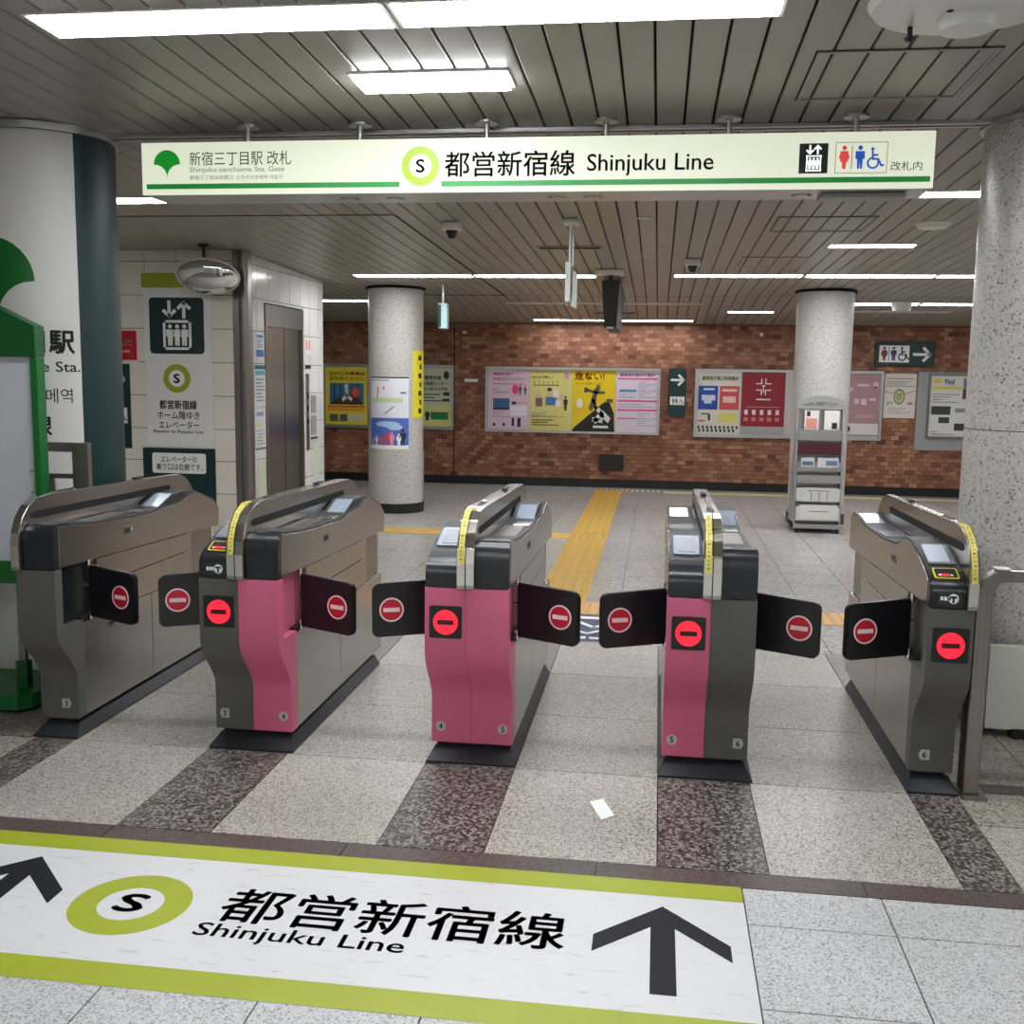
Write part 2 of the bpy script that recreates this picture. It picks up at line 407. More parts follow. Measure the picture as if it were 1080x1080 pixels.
for x0, x1 in zip(rear_x, rear_x[1:]):
    for y0, y1 in zip(rear_y, rear_y[1:]): tile(x0, x1, y0, y1, 'stone_rear')
bx = [XL]+[.95+TP*k for k in range(-19, 11)]+[XR]
by = [rear_y[-1]+TP*k for k in range(0, 14)]+[YF]
tile_bulk('floor_tiles_rear', bx, by, 'stone_rear')
tile_bulk('floor_tiles_rear_wings', bx, rear_y, 'stone_rear', lambda a, b, c, d: a > rear_x[0]-.01 and b < rear_x[-1]+.01)

# tactile paving: bar tiles and dot tiles, each its own piece
tp = empty('tactile_paving', (-.59, 10, 0), 'yellow raised-bar guiding path running from the gates to the brick wall', 'tactile paving')
TT = .333
mb = MB().box(-TT/2+.001, TT/2-.001, -TT/2+.001, TT/2-.001, 0, .003)
for k in range(4):
    x = -TT/2+TT*(k+.5)/4; mb.prism([(x-.017, .003), (x+.017, .003), (x+.011, .0075), (x-.011, .0075)], 'y', -TT/2+.003, TT/2-.003)
o = mb.build('tactile_tile', 'tactile', None, loc=(0, 0, 0)); bar_me = o.data; bpy.data.objects.remove(o)
def dots(m):
    mb = MB().box(-TT/2+.001, TT/2-.001, -TT/2+.001, TT/2-.001, 0, .003)
    for i in range(5):
        for j in range(5): mb.cyl(-TT/2+TT*(i+.5)/5, -TT/2+TT*(j+.5)/5, .003, .0075, .015, 6, .009)
    o = mb.build('tactile_tile', m, None, loc=(0, 0, 0)); me = o.data; bpy.data.objects.remove(o); return me
dot_me = dots('tactile'); dot_or = dots('tactile_orange')
k = 0; y = 6.65+TT/2
while y < 13.25:
    instance('tactile_tile', dot_me if abs(y-9.42) < .17 else bar_me, tp, (-.588, y, .0005)); y += TT
tb = empty('tactile_branch', (-1.7, 9.42, 0), 'yellow tactile branch turning left behind the third gate towards the lift', 'tactile paving')
for k in range(6):
    t = instance('tactile_tile', bar_me, tb, (-.588-TT*(k+1), 9.42, .0005)); t.rotation_euler.z = math.pi/2
tr = empty('tactile_warning_row', (.3, 6.48, 0), 'row of pale orange dotted warning tiles just behind the gates', 'tactile paving')
for k in range(-8, 11): instance('tactile_tile', dot_or, tr, (-.588+TT*k, 6.48, .0005))
ws = empty('wall_foot_strip', (1.5, 13.35, 0), 'pale yellow strip on the floor along the brick wall', 'floor strip')
for k in range(13):
    box('strip_tile', 'cream_strip', ws, .1+k*.385, .1+k*.385+.38, 13.22, 13.42, .0005, .003)
sp_ = empty('striped_end_marker', (-.3, 13.35, 0), 'black and yellow striped bars ending the guiding path at the wall', 'floor marking')
for k in range(13):
    x = -.76+k*.065; box('stripe', 'tactile' if k < 7 else 'cream_strip', sp_, x, x+.03, 13.26, 13.5, .0005, .004)
# navy floor sticker beyond the gate
nd = flat('floor_sticker', [rect(-.72, 5.66, -.06, 6.30)], ground(.0004), 'navy', None); tag(nd, 'dark blue and white sticker on the floor behind the closed flaps', 'floor sticker')
pl = ground(.002)
flat('white_mark', [q for a in ((-.66, 6.2, -.5, 6.26), (-.44, 6.19, -.2, 6.25), (-.62, 6.02, -.44, 6.1)) for q in [rect(*a)]] + stroke([(-.42, 6.1), (-.33, 5.98), (-.24, 6.1), (-.16, 5.98)], .035)+stroke([(-.45, 5.92), (-.36, 5.83), (-.28, 5.92), (-.2, 5.83)], .03)+[rect(-.64, 5.71, -.36, 5.76), rect(-.34, 5.71, -.12, 5.75)], pl, 'white_print', nd, 0, .0008)

# ------------------------------------------------------------------ ceiling slats
PITCH = .117; SW = .1085
ceiling = MB().add([(XL, YB, zc(YB)+.03), (XR, YB, zc(YB)+.03), (XR, 11.5, zc(11.5)+.03), (XL, 11.5, zc(11.5)+.03), (XR, YF+.1, zc(YF+.1)+.03), (XL, YF+.1, zc(YF+.1)+.03),
                    (XL, YB, zc(YB)+.08), (XR, YB, zc(YB)+.08), (XR, 11.5, zc(11.5)+.08), (XL, 11.5, zc(11.5)+.08), (XR, YF+.1, zc(YF+.1)+.08), (XL, YF+.1, zc(YF+.1)+.08)],
                   [(0, 1, 2, 3), (3, 2, 4, 5), (6, 7, 8, 9), (9, 8, 10, 11), (0, 1, 7, 6), (5, 4, 10, 11), (0, 3, 9, 6), (3, 5, 11, 9), (1, 2, 8, 7), (2, 4, 10, 8)]).build('ceiling', 'void', None)
tag(ceiling, 'ceiling of long grey metal slats with dark gaps', 'ceiling', kind='structure')
def slat_mesh(y0, y1):
    h = SW/2; t = .02
    pts = []
    for y in (y0, y1):
        z = zc(y)-zc(y0)
        pts += [(-h, y-y0, z+t), (-h, y-y0, z+.004), (-h+.004, y-y0, z), (h-.004, y-y0, z), (h, y-y0, z+.004), (h, y-y0, z+t)]
    o = MB().add(pts, [(i, i+1, i+7, i+6) for i in range(5)]+[(5, 0, 6, 11), (0, 1, 2, 3, 4, 5), (6, 7, 8, 9, 10, 11)]).build('ceiling_slat', 'slat', None, loc=(0, 0, 0))
    me = o.data; bpy.data.objects.remove(o); return me
x0s = -.048+PITCH/2
secs = [(YB, 4.665), (4.69, 11.49), (11.51, YF)]
for y0, y1 in secs:
    me = slat_mesh(y0, y1)
    for k in range(-52, 45):
        x = x0s+PITCH*k
        if x < XL+.06 or x > XR-.06: continue
        instance('ceiling_slat', me, ceiling, (x, y0, zc(y0)))
# seams and the shutter rail between the columns
def cbox(mb, x0, x1, y0, y1, d0, d1):      # box hung under the sloping ceiling: between depths d0 and d1 below it
    return mb.add([(x0, y0, zc(y0)-d1), (x1, y0, zc(y0)-d1), (x1, y1, zc(y1)-d1), (x0, y1, zc(y1)-d1), (x0, y0, zc(y0)-d0), (x1, y0, zc(y0)-d0), (x1, y1, zc(y1)-d0), (x0, y1, zc(y1)-d0)],
                  [(0, 3, 2, 1), (4, 5, 6, 7), (0, 1, 5, 4), (1, 2, 6, 5), (2, 3, 7, 6), (3, 0, 4, 7)])
t_ = cbox(cbox(MB(), -5, 4, 4.645, 4.665, 0, .014), -5, 4, 4.695, 4.71, 0, .014).build('trim_1', 'aluminium', None); tag(t_, 'pale metal shutter rail across the ceiling above the hanging sign', 'trim', kind='structure')
t_ = cbox(cbox(cbox(MB(), -1.694, -1.678, 6.7, 11.6, -.001, .0015), -4.4, -1.69, 6.66, 6.69, -.001, .0015), -2.7, -1.68, 11.46, 11.51, -.001, .0015).build('trim_2', 'void', None); tag(t_, 'dark seam dividing two ceiling sections in front of the lift', 'trim', kind='structure')

# ------------------------------------------------------------------ ceiling lights
def light(x0, x1, y0, y1, label, lit=True, group='recessed strip lights', deep=0.0, proud=-.0015):
    xc, yc = (x0+x1)/2, (y0+y1)/2
    t = empty('ceiling_light', (xc, yc, zc(yc)), label, 'ceiling light', group)
    f = MB(); r = .014; d = .004+deep
    cbox(f, x0, x1, y0, y0+r, -.02, d); cbox(f, x0, x1, y1-r, y1, -.02, d); cbox(f, x0, x0+r, y0+r, y1-r, -.02, d); cbox(f, x1-r, x1, y0+r, y1-r, -.02, d)
    f.build('frame', 'white_paint', t)
    cbox(MB(), x0+r, x1-r, y0+r, y1-r, 0, d+proud).build('diffuser', 'panel_light' if lit else 'panel_off', t)
    return t
light(-2.0, -.848, 3.205, 3.42, 'long bright ceiling light at upper left above the gates', proud=.002)
light(-.84, .332, 3.205, 3.42, 'long bright ceiling light at upper centre above the gates', proud=.002)
for yy, nm in ((.3, 'nearest the photographer'), (-2.5, 'far behind the photographer')):  # unseen lamp rows behind the camera, added to account for the brightness
    light(-2.0, -.848, yy, yy+.215, 'added long bright ceiling light, left of the unseen pair '+nm)
    light(-.84, .332, yy, yy+.215, 'added long bright ceiling light, right of the unseen pair '+nm)
light(1.45, 2.6, 3.205, 3.42, 'added unseen ceiling light beyond the round white fitting on the right')  # out of view; added to brighten the right side
light(1.45, 2.6, .3, .515, 'added unseen ceiling light to the right behind the photographer')  # unseen as well, added for more light on the right
light(-4.07, -2.91, 6.05, 6.24, 'bright ceiling light beside the green-edged column, left of the hanging sign')
light(-1.75, -.6, 5.6, 5.78, 'added bright ceiling light hidden behind the left half of the hanging sign')  # this and the next: added lights kept hidden by the sign, brighten the rear
light(-.59, .56, 5.6, 5.78, 'added bright ceiling light hidden behind the right half of the hanging sign')
light(1.37, 2.53, 6.07, 6.25, 'bright ceiling light beside the granite column, right of the hanging sign')
light(-2.86, -1.73, 9.7, 9.9, 'strip light over the far left column, left half of its row')
light(-1.72, -.59, 9.7, 9.9, 'strip light ending behind the hanging exit sign, right half of its row')
light(.094, 1.23, 9.66, 9.86, 'strip light left of the far right column, first of three')
light(1.24, 2.345, 9.66, 9.86, 'strip light in front of the far right column, second of three')
light(2.355, 3.49, 9.66, 9.86, 'strip light ending at the near granite column, third of three')
light(-4.5, -3.3, 11.86, 12.0, 'strip light glimpsed between the lift and the far left column')
light(1.6, 2.73, 11.9, 12.06, 'strip light right of the far right column top, left of two')
light(2.74, 3.87, 11.9, 12.06, 'strip light right of the far right column top, right of two')
light(-1.74, -.66, 12.0, 12.1, 'unlit pale strip light in front of the far row, left of two', False, 'unlit strip lights')
light(-.65, .436, 12.0, 12.1, 'unlit pale strip light in front of the far row, right of two', False, 'unlit strip lights')
light(2.15, 3.2, 12.5, 12.6, 'unlit pale strip light above the restroom sign', False, 'unlit strip lights')
light(-1.6, -.613, 13.36, 13.46, 'farthest strip light by the brick wall, left of two')
light(-.605, .40, 13.36, 13.46, 'farthest strip light by the brick wall, right of two')
light(.75, 1.285, 12.56, 12.68, 'short strip light left of the far right column')
light(1.17, 1.78, 7.93, 8.1, 'short ceiling light by itself right of the access panels')
light(-1.145, -.562, 3.85, 4.05, 'small surface-mounted light with white case above the hanging sign', deep=.004, proud=.014)

# ------------------------------------------------------------------ far brick wall
wb = box('wall_back', 'mortar', None, XL, XR, 13.728, 13.95, -.06, 2.14); tag(wb, 'red-brown brick wall at the far end of the concourse', 'wall', kind='structure')
BW, BH, BG = .1025, .0535, .006
verts, faces, tone = [], [], []
rng = random.Random(3)
row = 0; z = .105
while z+BH < 2.13:
    x = XL+(BW/2 if row % 2 else 0)
    while x+BW < XR:
        if not (-2.663 < x+BW/2 < -2.657):
            d = 13.718+rng.uniform(-.0015, .0015); a, b, c, e = x+BG/2, x+BW-BG/2, z+BG/2, z+BH-BG/2
            k = len(verts)
            verts += [(a, d, c), (b, d, c), (b, d, e), (a, d, e), (a, 13.73, c), (b, 13.73, c), (b, 13.73, e), (a, 13.73, e)]
            faces += [(k, k+1, k+2, k+3), (k+1, k, k+4, k+5), (k+2, k+1, k+5, k+6), (k+3, k+2, k+6, k+7), (k, k+3, k+7, k+4)]
            t = min(1, max(0, rng.gauss(.5, .22))); tone += [t]*8
        x += BW
    z += BH; row += 1
me = bpy.data.meshes.new('bricks'); off = wloc(wb); me.from_pydata([tuple(Vector(v)-off) for v in verts], [], faces)
at = me.attributes.new('tone', 'FLOAT', 'POINT'); at.data.foreach_set('value', tone)
me.materials.append(MATS['brick']); o = bpy.data.objects.new('bricks', me); COL.objects.link(o); o.parent = wb; o['kind'] = 'stuff'
o = box('baseboard_back', 'baseboard', None, XL, XR, 13.695, 13.725, 0, .1); tag(o, 'black skirting along the foot of the brick wall', 'baseboard', kind='structure')
o = box('trim_3', 'void', None, -2.666, -2.654, 13.709, 13.716, .105, 2.1); tag(o, 'thin vertical expansion joint in the brick wall', 'trim', kind='structure')
# side and rear walls that close the hall
for nm, b in (('wall_left', (XL-.15, XL, YB, 13.72)), ('wall_right', (XR, XR+.15, YB, 13.72)), ('wall_front', (XL, XR, YB-.15, YB))):
    o = box(nm, 'tile_white', None, *b, -.06, 2.76); tag(o, 'plain pale wall closing the hall, '+nm.replace('_', ' '), 'wall', kind='structure')

# ------------------------------------------------------------------ lift shaft with tiled walls
def rect_minus(r, h):
    x0, y0, x1, y1 = r; a, b, c, d = h
    if x1 <= a or x0 >= c or y1 <= b or y0 >= d: return [r]
    out = []
    if x0 < a: out.append((x0, y0, a, y1))
    if x1 > c: out.append((c, y0, x1, y1))
    m0, m1 = max(x0, a), min(x1, c)
    if y1 > d: out.append((m0, d, m1, y1))
    if y0 < b: out.append((m0, y0, m1, b))
    return out
zt = [0, .18, .445, .71, .97, 1.237, 1.503, 1.77, 2.035, 2.30]
lw = box('wall_lift_front', 'grout', None, XL, -3.37, 8.16, 8.4, -.01, zc(8.16)+.02); tag(lw, 'cream tiled wall facing the gates beside the lift', 'wall', kind='structure')
xt = [-3.568-.271*k for k in range(7, 0, -1)]+[-3.568, -3.372]
for a, b in zip(xt, xt[1:]):
    for c, d in zip(zt, zt[1:]+[zc(8.16)]):
        MB().box(a+.0025, b-.0025, 8.148, 8.162, c+.0025, d-.0025).build('wall_tile', 'tile_cream', lw)
ls = MB().box(-3.6, -3.312, 8.262, 8.63, -.01, zc(10.2)+.02).box(-3.6, -3.312, 9.61, 10.19, -.01, zc(10.2)+.02).box(-3.6, -3.312, 8.63, 9.61, 2.01, zc(10.2)+.02).box(-3.6, -3.42, 8.63, 9.61, -.01, 2.01).build('wall_lift_side', 'grout', None); tag(ls, 'white tiled wall around the lift door', 'wall', kind='structure')
yt = [8.275, 8.47]+[8.47+.265*k for k in range(1, 7)]+[10.2]
for a, b in zip(yt, yt[1:]):
    for c, d in zip(zt, zt[1:]+[None]):
        d1 = d if d else zc((a+b)/2)-.004
        for (u0, v0, u1, v1) in rect_minus((a, c, b, d1), (8.63, -.1, 9.61, 2.01)):
            if u1-u0 < .01 or v1-v0 < .01: continue
            MB().box(-3.314, -3.30, u0+.0025, u1-.0025, v0+.0025, v1-.0025).build('wall_tile', 'tile_white', ls)
o = MB().box(-3.6, -3.3, 10.19, 10.21, 0, 2.3).build('trim_4', 'tile_white', None); tag(o, 'tiled end of the lift shaft wall', 'trim', kind='structure')
o = MB().prism(rrect(-3.322, 8.13, -3.245, 8.262, .03), 'z', 0, zc(8.2)).build('trim_5', 'steel_dull', None, smooth=True); tag(o, 'brushed steel corner post of the lift shaft', 'trim', kind='structure')
o = box('trim_6', 'steel_dull', None, -3.37, -3.324, 8.15, 8.2, 0, zc(8.2)); tag(o, 'narrow dark metal strip beside the steel corner post', 'trim', kind='structure')
lift = empty('lift_entrance', (-3.3, 9.12, 0), 'closed brushed steel lift door set in the white tiled wall', 'lift door')
MB().prism(rect(-3.33, 8.64, -3.292, 8.69), 'z', 0, 1.84).build('jamb', 'steel_dull', lift); MB().prism(rect(-3.33, 9.565, -3.292, 9.60), 'z', 0, 1.84).build('jamb', 'steel_dull', lift)
box('transom', 'steel_dull', lift, -3.33, -3.29, 8.64, 9.60, 1.82, 2.0)
box('door_panel', 'steel_door', lift, -3.345, -3.318, 8.74, 9.15, .01, 1.82); box('door_panel', 'steel_door', lift, -3.343, -3.314, 9.15, 9.565, .01, 1.82)
box('door_gap', 'void', lift, -3.35, -3.325, 8.69, 8.74, .01, 1.82); box('sill', 'steel', lift, -3.4, -3.28, 8.64, 9.6, 0, .012)
SP = side(-3.30)
def notice(u0, v0, u1, v1, label, bits, bg=(222, 224, 222), cat='notice'):
    o = flat('notice', [rect(u0, v0, u1, v1)], SP, pcol(bg), None, 0, .003); tag(o, label, cat, 'notices beside the lift door')
    by = {}
    for c, r in bits: by.setdefault(c, []).append(rect(u0+(u1-u0)*r[0], v0+(v1-v0)*r[1], u0+(u1-u0)*r[2], v0+(v1-v0)*r[3]))
    for c, ps in by.items(): flat('print', ps, SP, pcol(c), o, .003, .004)
lines = lambda c, v0, v1, n, a=.1, b=.9: [(c, (a, v0+(v1-v0)*(i+.25)/n, b-.12*((i*7) % 3), v0+(v1-v0)*(i+.7)/n)) for i in range(n)]
notice(8.43, 1.56, 8.60, 1.765, 'white and blue notice highest on the left of the lift door', [((40, 120, 190), (0, 0, 1, .28)), ((70, 140, 200), (.1, .75, .9, .88))]+lines((90, 130, 180), .35, .7, 4))
notice(8.39, 1.15, 8.63, 1.49, 'notice with dark teal heading left of the lift door', [((20, 90, 110), (0, .9, 1, 1)), ((90, 170, 200), (.05, .76, .95, .87))]+lines((150, 152, 155), .1, .7, 7))
notice(8.385, .79, 8.62, 1.13, 'pale lined notice below the teal-headed one by the lift', [((150, 160, 205), (.1, .82, .8, .92)), ((226, 216, 150), (.1, .55, .7, .64)), ((90, 90, 90), (0, 0, 1, .04))]+lines((176, 176, 180), .1, .5, 5))
notice(8.42, .3, 8.62, .7, 'pale green sheet low on the left of the lift door', [], (206, 214, 186))
notice(9.66, 1.60, 9.82, 1.75, 'small pink pictogram notice right of the lift door', [((226, 150, 140), (.1, .3, .4, .9)), ((226, 150, 140), (.6, .3, .9, .9))], (224, 214, 210))
notice(9.86, .42, 10.05, .74, 'pale green sheet low on the right of the lift door', [], (206, 214, 186))
cp = empty('lift_call_panel', (-3.3, 9.72, .7), 'tall narrow steel lift call panel with buttons right of the door', 'control panel')
box('plate', 'steel_dull', cp, -3.302, -3.292, 9.67, 9.745, .70, 1.42); box('display', 'black_matt', cp, -3.302, -3.29, 9.66, 9.80, 1.47, 1.50)
for q in range(3): box('button', 'black_matt', cp, -3.293, -3.288, 9.69, 9.725, .95+.12*q, 1.0+.12*q)
ic = empty('intercom_plate', (-3.3, 9.88, .85), 'pair of grey plates beside the lift call panel', 'control panel')
box('plate', 'grey_plastic', ic, -3.302, -3.293, 9.81, 9.96, .84, 1.02, bevel=.002); box('plate', 'grey_plastic', ic, -3.302, -3.293, 9.81, 9.96, 1.05, 1.22, bevel=.002); box('shelf', 'black_matt', ic, -3.302, -3.285, 9.80, 9.97, .80, .815)

# ---- signs on the cream tile wall
FW = front(8.146)
ls_ = flat('lift_sign', [rect(-4.12, .82, -3.55, 2.09)], FW, 'white_paint', None, 0, .006); tag(ls_, 'tall white wall sign pointing out the lift with green pictogram on top', 'sign')
flat('pictogram_field', [rrect(-4.075, 1.57, -3.615, 2.015, .03)], FW, 'teal', ls_, .006, .0085)
flat('pictogram', lift_icon(-4.075, 1.57, -3.615, 2.015), FW, 'white_print', ls_, .0085, .0105)
flat('line_ring', ring(-3.855, 1.373, .068, .115), FW, 'lime', ls_, .006, .0085)
flat('line_disc', [disc(-3.855, 1.373, .068)], FW, 'white_print', ls_, .006, .0075)
txt('lettering', 'S', (-3.882, 1.335, -3.828, 1.411), FW, 'ink', ls_, .0105, .03)
txt('lettering', '都営新宿線', (-4.01, 1.125, -3.69, 1.20), FW, 'ink', ls_, .0075, .02)
txt('lettering', 'ホーム階ゆき', (-4.03, 1.045, -3.67, 1.11), FW, 'ink', ls_, .0075, .01)
txt('lettering', 'エレベーター', (-4.02, .97, -3.675, 1.03), FW, 'ink', ls_, .0075, .01)
txt('lettering', 'Elevator to Shinjuku Line', (-4.065, .925, -3.64, .96), FW, 'ink', ls_, .0075, .01)
o = flat('wall_sticker', [rect(-4.137, 2.095, -3.55, 2.207)], FW, 'lime', None, 0, .004); tag(o, 'plain lime green strip above the lift sign on the tiled wall', 'sticker')
o = flat('lift_direction_sign', [rect(-4.165, .25, -3.545, .81)], FW, 'teal', None, 0, .006); tag(o, 'dark teal sign with white notice saying the lift entrance is round the side', 'sign')
flat('white_label', [rrect(-4.085, .605, -3.625, .77, .02)], FW, 'white_print', o, .006, .008)
txt('lettering', 'エレベーターの', (-4.01, .695, -3.70, .745), FW, 'ink', o, .0095, .008); txt('lettering', '乗り口は右側です。', (-4.05, .63, -3.65, .685), FW, 'ink', o, .0095, .008)
o = flat('warning_sign', [rect(-4.75, 1.515, -4.19, 1.75)], FW, 'red_sign', None, 0, .006); tag(o, 'red prohibition sign with white lettering, half hidden by the left column', 'sign')
flat('border', [rect(-4.75, 1.50, -4.185, 1.515), rect(-4.19, 1.5, -4.18, 1.76)], FW, 'pale_pink', o, 0, .007)
txt('lettering', '持込み禁止', (-4.7, 1.63, -4.23, 1.69), FW, 'white_print', o, .0075, .01); txt('lettering', 'Dangerous Goods', (-4.7, 1.57, -4.25, 1.60), FW, 'white_print', o, .0075)
o = flat('direction_sign', [rect(-4.9, .80, -4.26, 1.485)], FW, 'teal', None, 0, .006); tag(o, 'dark teal arrow sign with wheelchair symbol behind the left column', 'sign')
flat('arrow', arrow(-4.42, 1.36, .22, .05, 0), FW, 'white_print', o, .006, .008); flat('white_label', [rect(-4.6, 1.005, -4.29, 1.13)], FW, 'white_print', o, .006, .008)
flat('pictogram', wheelchair(-4.34, 1.012, .11)+woman(-4.53, 1.012, .1)+man(-4.45, 1.012, .1), FW, 'ink_grey', o, .008, .009)

# convex mirror
cm = empty('convex_mirror', (-3.47, 7.9, 2.15), 'oval convex safety mirror hanging from the ceiling near the lift', 'mirror')
def dome(name, m, c, rx, rz, depth, parent, tilt=.6, n=32, rings=10):
    vs, fs = [], []
    for i in range(rings+1):
        t = i/rings*math.radians(80); rr = math.sin(t)/math.sin(math.radians(80)); dd = depth*(math.cos(t)-math.cos(math.radians(80)))/(1-math.cos(math.radians(80)))
        for k in range(n):
            a = 2*math.pi*k/n; x, z_, y_ = rx*rr*math.cos(a), rz*rr*math.sin(a), -dd
            vs.append((c[0]+x, c[1]+y_*math.cos(tilt)-z_*math.sin(tilt), c[2]+z_*math.cos(tilt)+y_*math.sin(tilt)))
    for i in range(rings):
        for k in range(n): fs.append((i*n+k, i*n+(k+1) % n, (i+1)*n+(k+1) % n, (i+1)*n+k))
    fs.append(tuple(range(rings*n, rings*n+n)))
    return MB().add(vs, fs).build(name, m, parent, smooth=True)
dome('mirror_face', 'mirror', (-3.47, 7.9, 2.16), .252, .15, .085, cm)
fr = []
for k in range(41):
    a = 2*math.pi*k/40; fr.append((-3.47+.254*math.cos(a), 7.9-.152*math.sin(a)*math.sin(.6), 2.16+.152*math.sin(a)*math.cos(.6)))
MB().tube(fr, .007, 6).build('rim', 'white_plastic', cm, smooth=True)
MB().cyl(-3.47, 7.84, 2.27, zc(7.93), .012, 10).cyl(-3.47, 7.84, zc(7.93)-.02, zc(7.93), .04, 16).build('bracket', 'black_matt', cm, smooth=True)

# ------------------------------------------------------------------ columns
def column(x, y, r, m, label, base=None):
    c = empty('column', (x, y, 0), label, 'column', kind='structure')
    MB().cyl(x, y, 0, zc(y)-.002, r, 96).build('shaft', m, c, smooth=True)
    if base: MB().cyl(x, y, 0, base, r+.012, 64).build('base', 'baseboard', c, smooth=True)
    return c
c1 = column(1.575, 4.735, .272, 'column_stone', 'thick speckled granite column at the right edge behind the last gate')
mb = MB(); mb.cyl(1.575, 4.735, 1.245, 1.249, .2727, 96); mb.build('stone_joint', 'grout', c1, smooth=True)
def ring_band(x, y, r, t, z0, z1, m, parent, name='ceiling_ring'):
    vs, fs, n = [], [], 72
    for rr, z_ in ((r, z0), (r+t, z0), (r+t, z1), (r, z1)):
        vs += [(x+rr*math.cos(2*math.pi*k/n), y+rr*math.sin(2*math.pi*k/n), z_) for k in range(n)]
    for j in range(4):
        for k in range(n): fs.append((j*n+k, j*n+(k+1) % n, ((j+1) % 4)*n+(k+1) % n, ((j+1) % 4)*n+k))
    return MB().add(vs, fs).build(name, m, parent, smooth=True)
ring_band(1.575, 4.735, .272, .018, zc(4.735)-.016, zc(4.735)+.004, 'aluminium', c1)
c2 = column(-2.72, 10.83, .285, 'column_stone_fine', 'granite column with posters standing left of centre in front of the brick wall', .1)
c3 = column(1.61, 10.98, .275, 'column_stone_fine', 'granite column behind the leaflet rack, right of centre', .1)
for c, (x, y, r) in ((c2, (-2.72, 10.83, .285)), (c3, (1.61, 10.98, .275))): ring_band(x, y, r, .02, zc(y)-.02, zc(y)+.004, 'void', c, 'shadow_gap')
# near left column clad in panels
LX, LY, LR = -2.83, 4.665, .31
c4 = column(LX, LY, LR-.004, 'clad_white', 'wide column clad in white and dark teal panels at the left edge')
def clad(name, a0, a1, z0, z1, m, r=LR, t=.004):
    n = max(3, int((a1-a0)/3)); pts = []
    pts += [(LX+(r+t)*math.sin(math.radians(a0+(a1-a0)*k/n)), LY-(r+t)*math.cos(math.radians(a0+(a1-a0)*k/n))) for k in range(n+1)]
    pts += [(LX+(r-.01)*math.sin(math.radians(a1-(a1-a0)*k/n)), LY-(r-.01)*math.cos(math.radians(a1-(a1-a0)*k/n))) for k in range(n+1)]
    return MB().prism(pts, 'z', z0, z1).build(name, m, c4, smooth=True)
clad('white_panel', -58, 54.5, .02, zc(LY)-.03, 'clad_white')
for z0, z1 in ((.02, 1.003), (1.007, zc(LY)-.03)):
    clad('teal_panel', 55, 122, z0, z1, 'teal'); clad('teal_panel', -122, -58.5, z0, z1, 'teal')
ring_band(LX, LY, LR, .022, zc(LY)-.028, zc(LY)+.004, 'aluminium', c4)
DP = drum(LX, LY, LR+.004); dg = math.pi/180*LR
flat('ginkgo_emblem', ginkgo(-13*dg, 1.60, 70*dg, .41), DP, 'green', c4, 0, .002, fine=.02)
txt('lettering', '新宿三丁目駅', (-70*dg, 1.508, 50.5*dg, 1.617), DP, 'ink', c4, .002, .03)
txt('lettering', 'Shinjuku-sanchome Sta.', (-78*dg, 1.415, 54*dg, 1.475), DP, 'ink', c4, .002, .01)
txt('lettering', '신주쿠산초메역', (-31*dg, 1.291, 47*dg, 1.356), DP, 'ink', c4, .002, 0)
txt('lettering', '都営新宿線', (-62*dg, 1.143, 30.5*dg, 1.243), DP, 'ink', c4, .002, .02)

# ------------------------------------------------------------------ things on the far left column
PD = drum(-2.72, 10.83, .285)
o = flat('column_poster', [rect(-.235, .985, .205, 1.395)], PD, pcol((222, 224, 230)), None, 0, .003, fine=.03); tag(o, 'white map poster wrapped on the far left column', 'poster')
flat('heading_bar', [rect(-.235, 1.388, .205, 1.40)], PD, 'ink', o, .002, .005, fine=.03); flat('map_band', [rect(-.2, 1.14, .14, 1.19)], PD, pcol((188, 208, 160)), o, .003, .0045, fine=.03)
flat('marker', [rect(-.13, 1.27, -.05, 1.30)]+stroke([(-.13, 1.19), (-.12, 1.28)], .012), PD, pcol((214, 60, 60)), o, .003, .0045); flat('route_line', stroke([(-.05, 1.02), (.05, 1.1)], .012)+stroke([(-.22, 1.365), (.0, 1.365)], .008)+stroke([(.12, 1.24), (.17, 1.24)], .02), PD, 'ink_grey', o, .003, .0045, fine=.03)
o = flat('column_poster', [rect(-.235, .665, .205, .98)], PD, pcol((74, 108, 190)), None, 0, .003, fine=.03); tag(o, 'blue illustrated poster with little figures below the map poster', 'poster')
flat('cloud', [disc(-.02, .92, .13, 20, .03), disc(.06, .89, .08, 16, .03)], PD, pcol((170, 196, 228)), o, .003, .0045, fine=.03)
flat('white_foot', [rect(-.235, .665, .205, .705)], PD, 'white_print', o, .003, .0045, fine=.03)
for i, (u, h_, c) in enumerate([(-.19, .07, (205, 160, 170)), (-.14, .1, (220, 210, 215)), (-.09, .1, (196, 86, 96)), (-.02, .14, (214, 60, 66)), (.03, .14, (232, 150, 160)), (.10, .12, (236, 236, 240)), (.14, .17, (40, 42, 60))]):
    flat('figure', man(u, .705, h_), PD, pcol(c), o, .0045, .006)
o = flat('column_banner', [rect(.255, .98, .47, 1.67)], PD, 'yellow', None, 0, .004, fine=.03); tag(o, 'tall yellow banner wrapped round the right side of the far left column', 'banner')
flat('marks', [rect(.335+.02*(k % 2), 1.57-.09*k, .39, 1.62-.09*k) for k in range(7)], PD, 'ink', o, .004, .0055, fine=.03)
o = box('utility_box', 'grey_plastic', None, -2.8, -2.565, 11.3, 11.5, 0, .6, bevel=.01); tag(o, 'grey box standing behind the far left column', 'box')

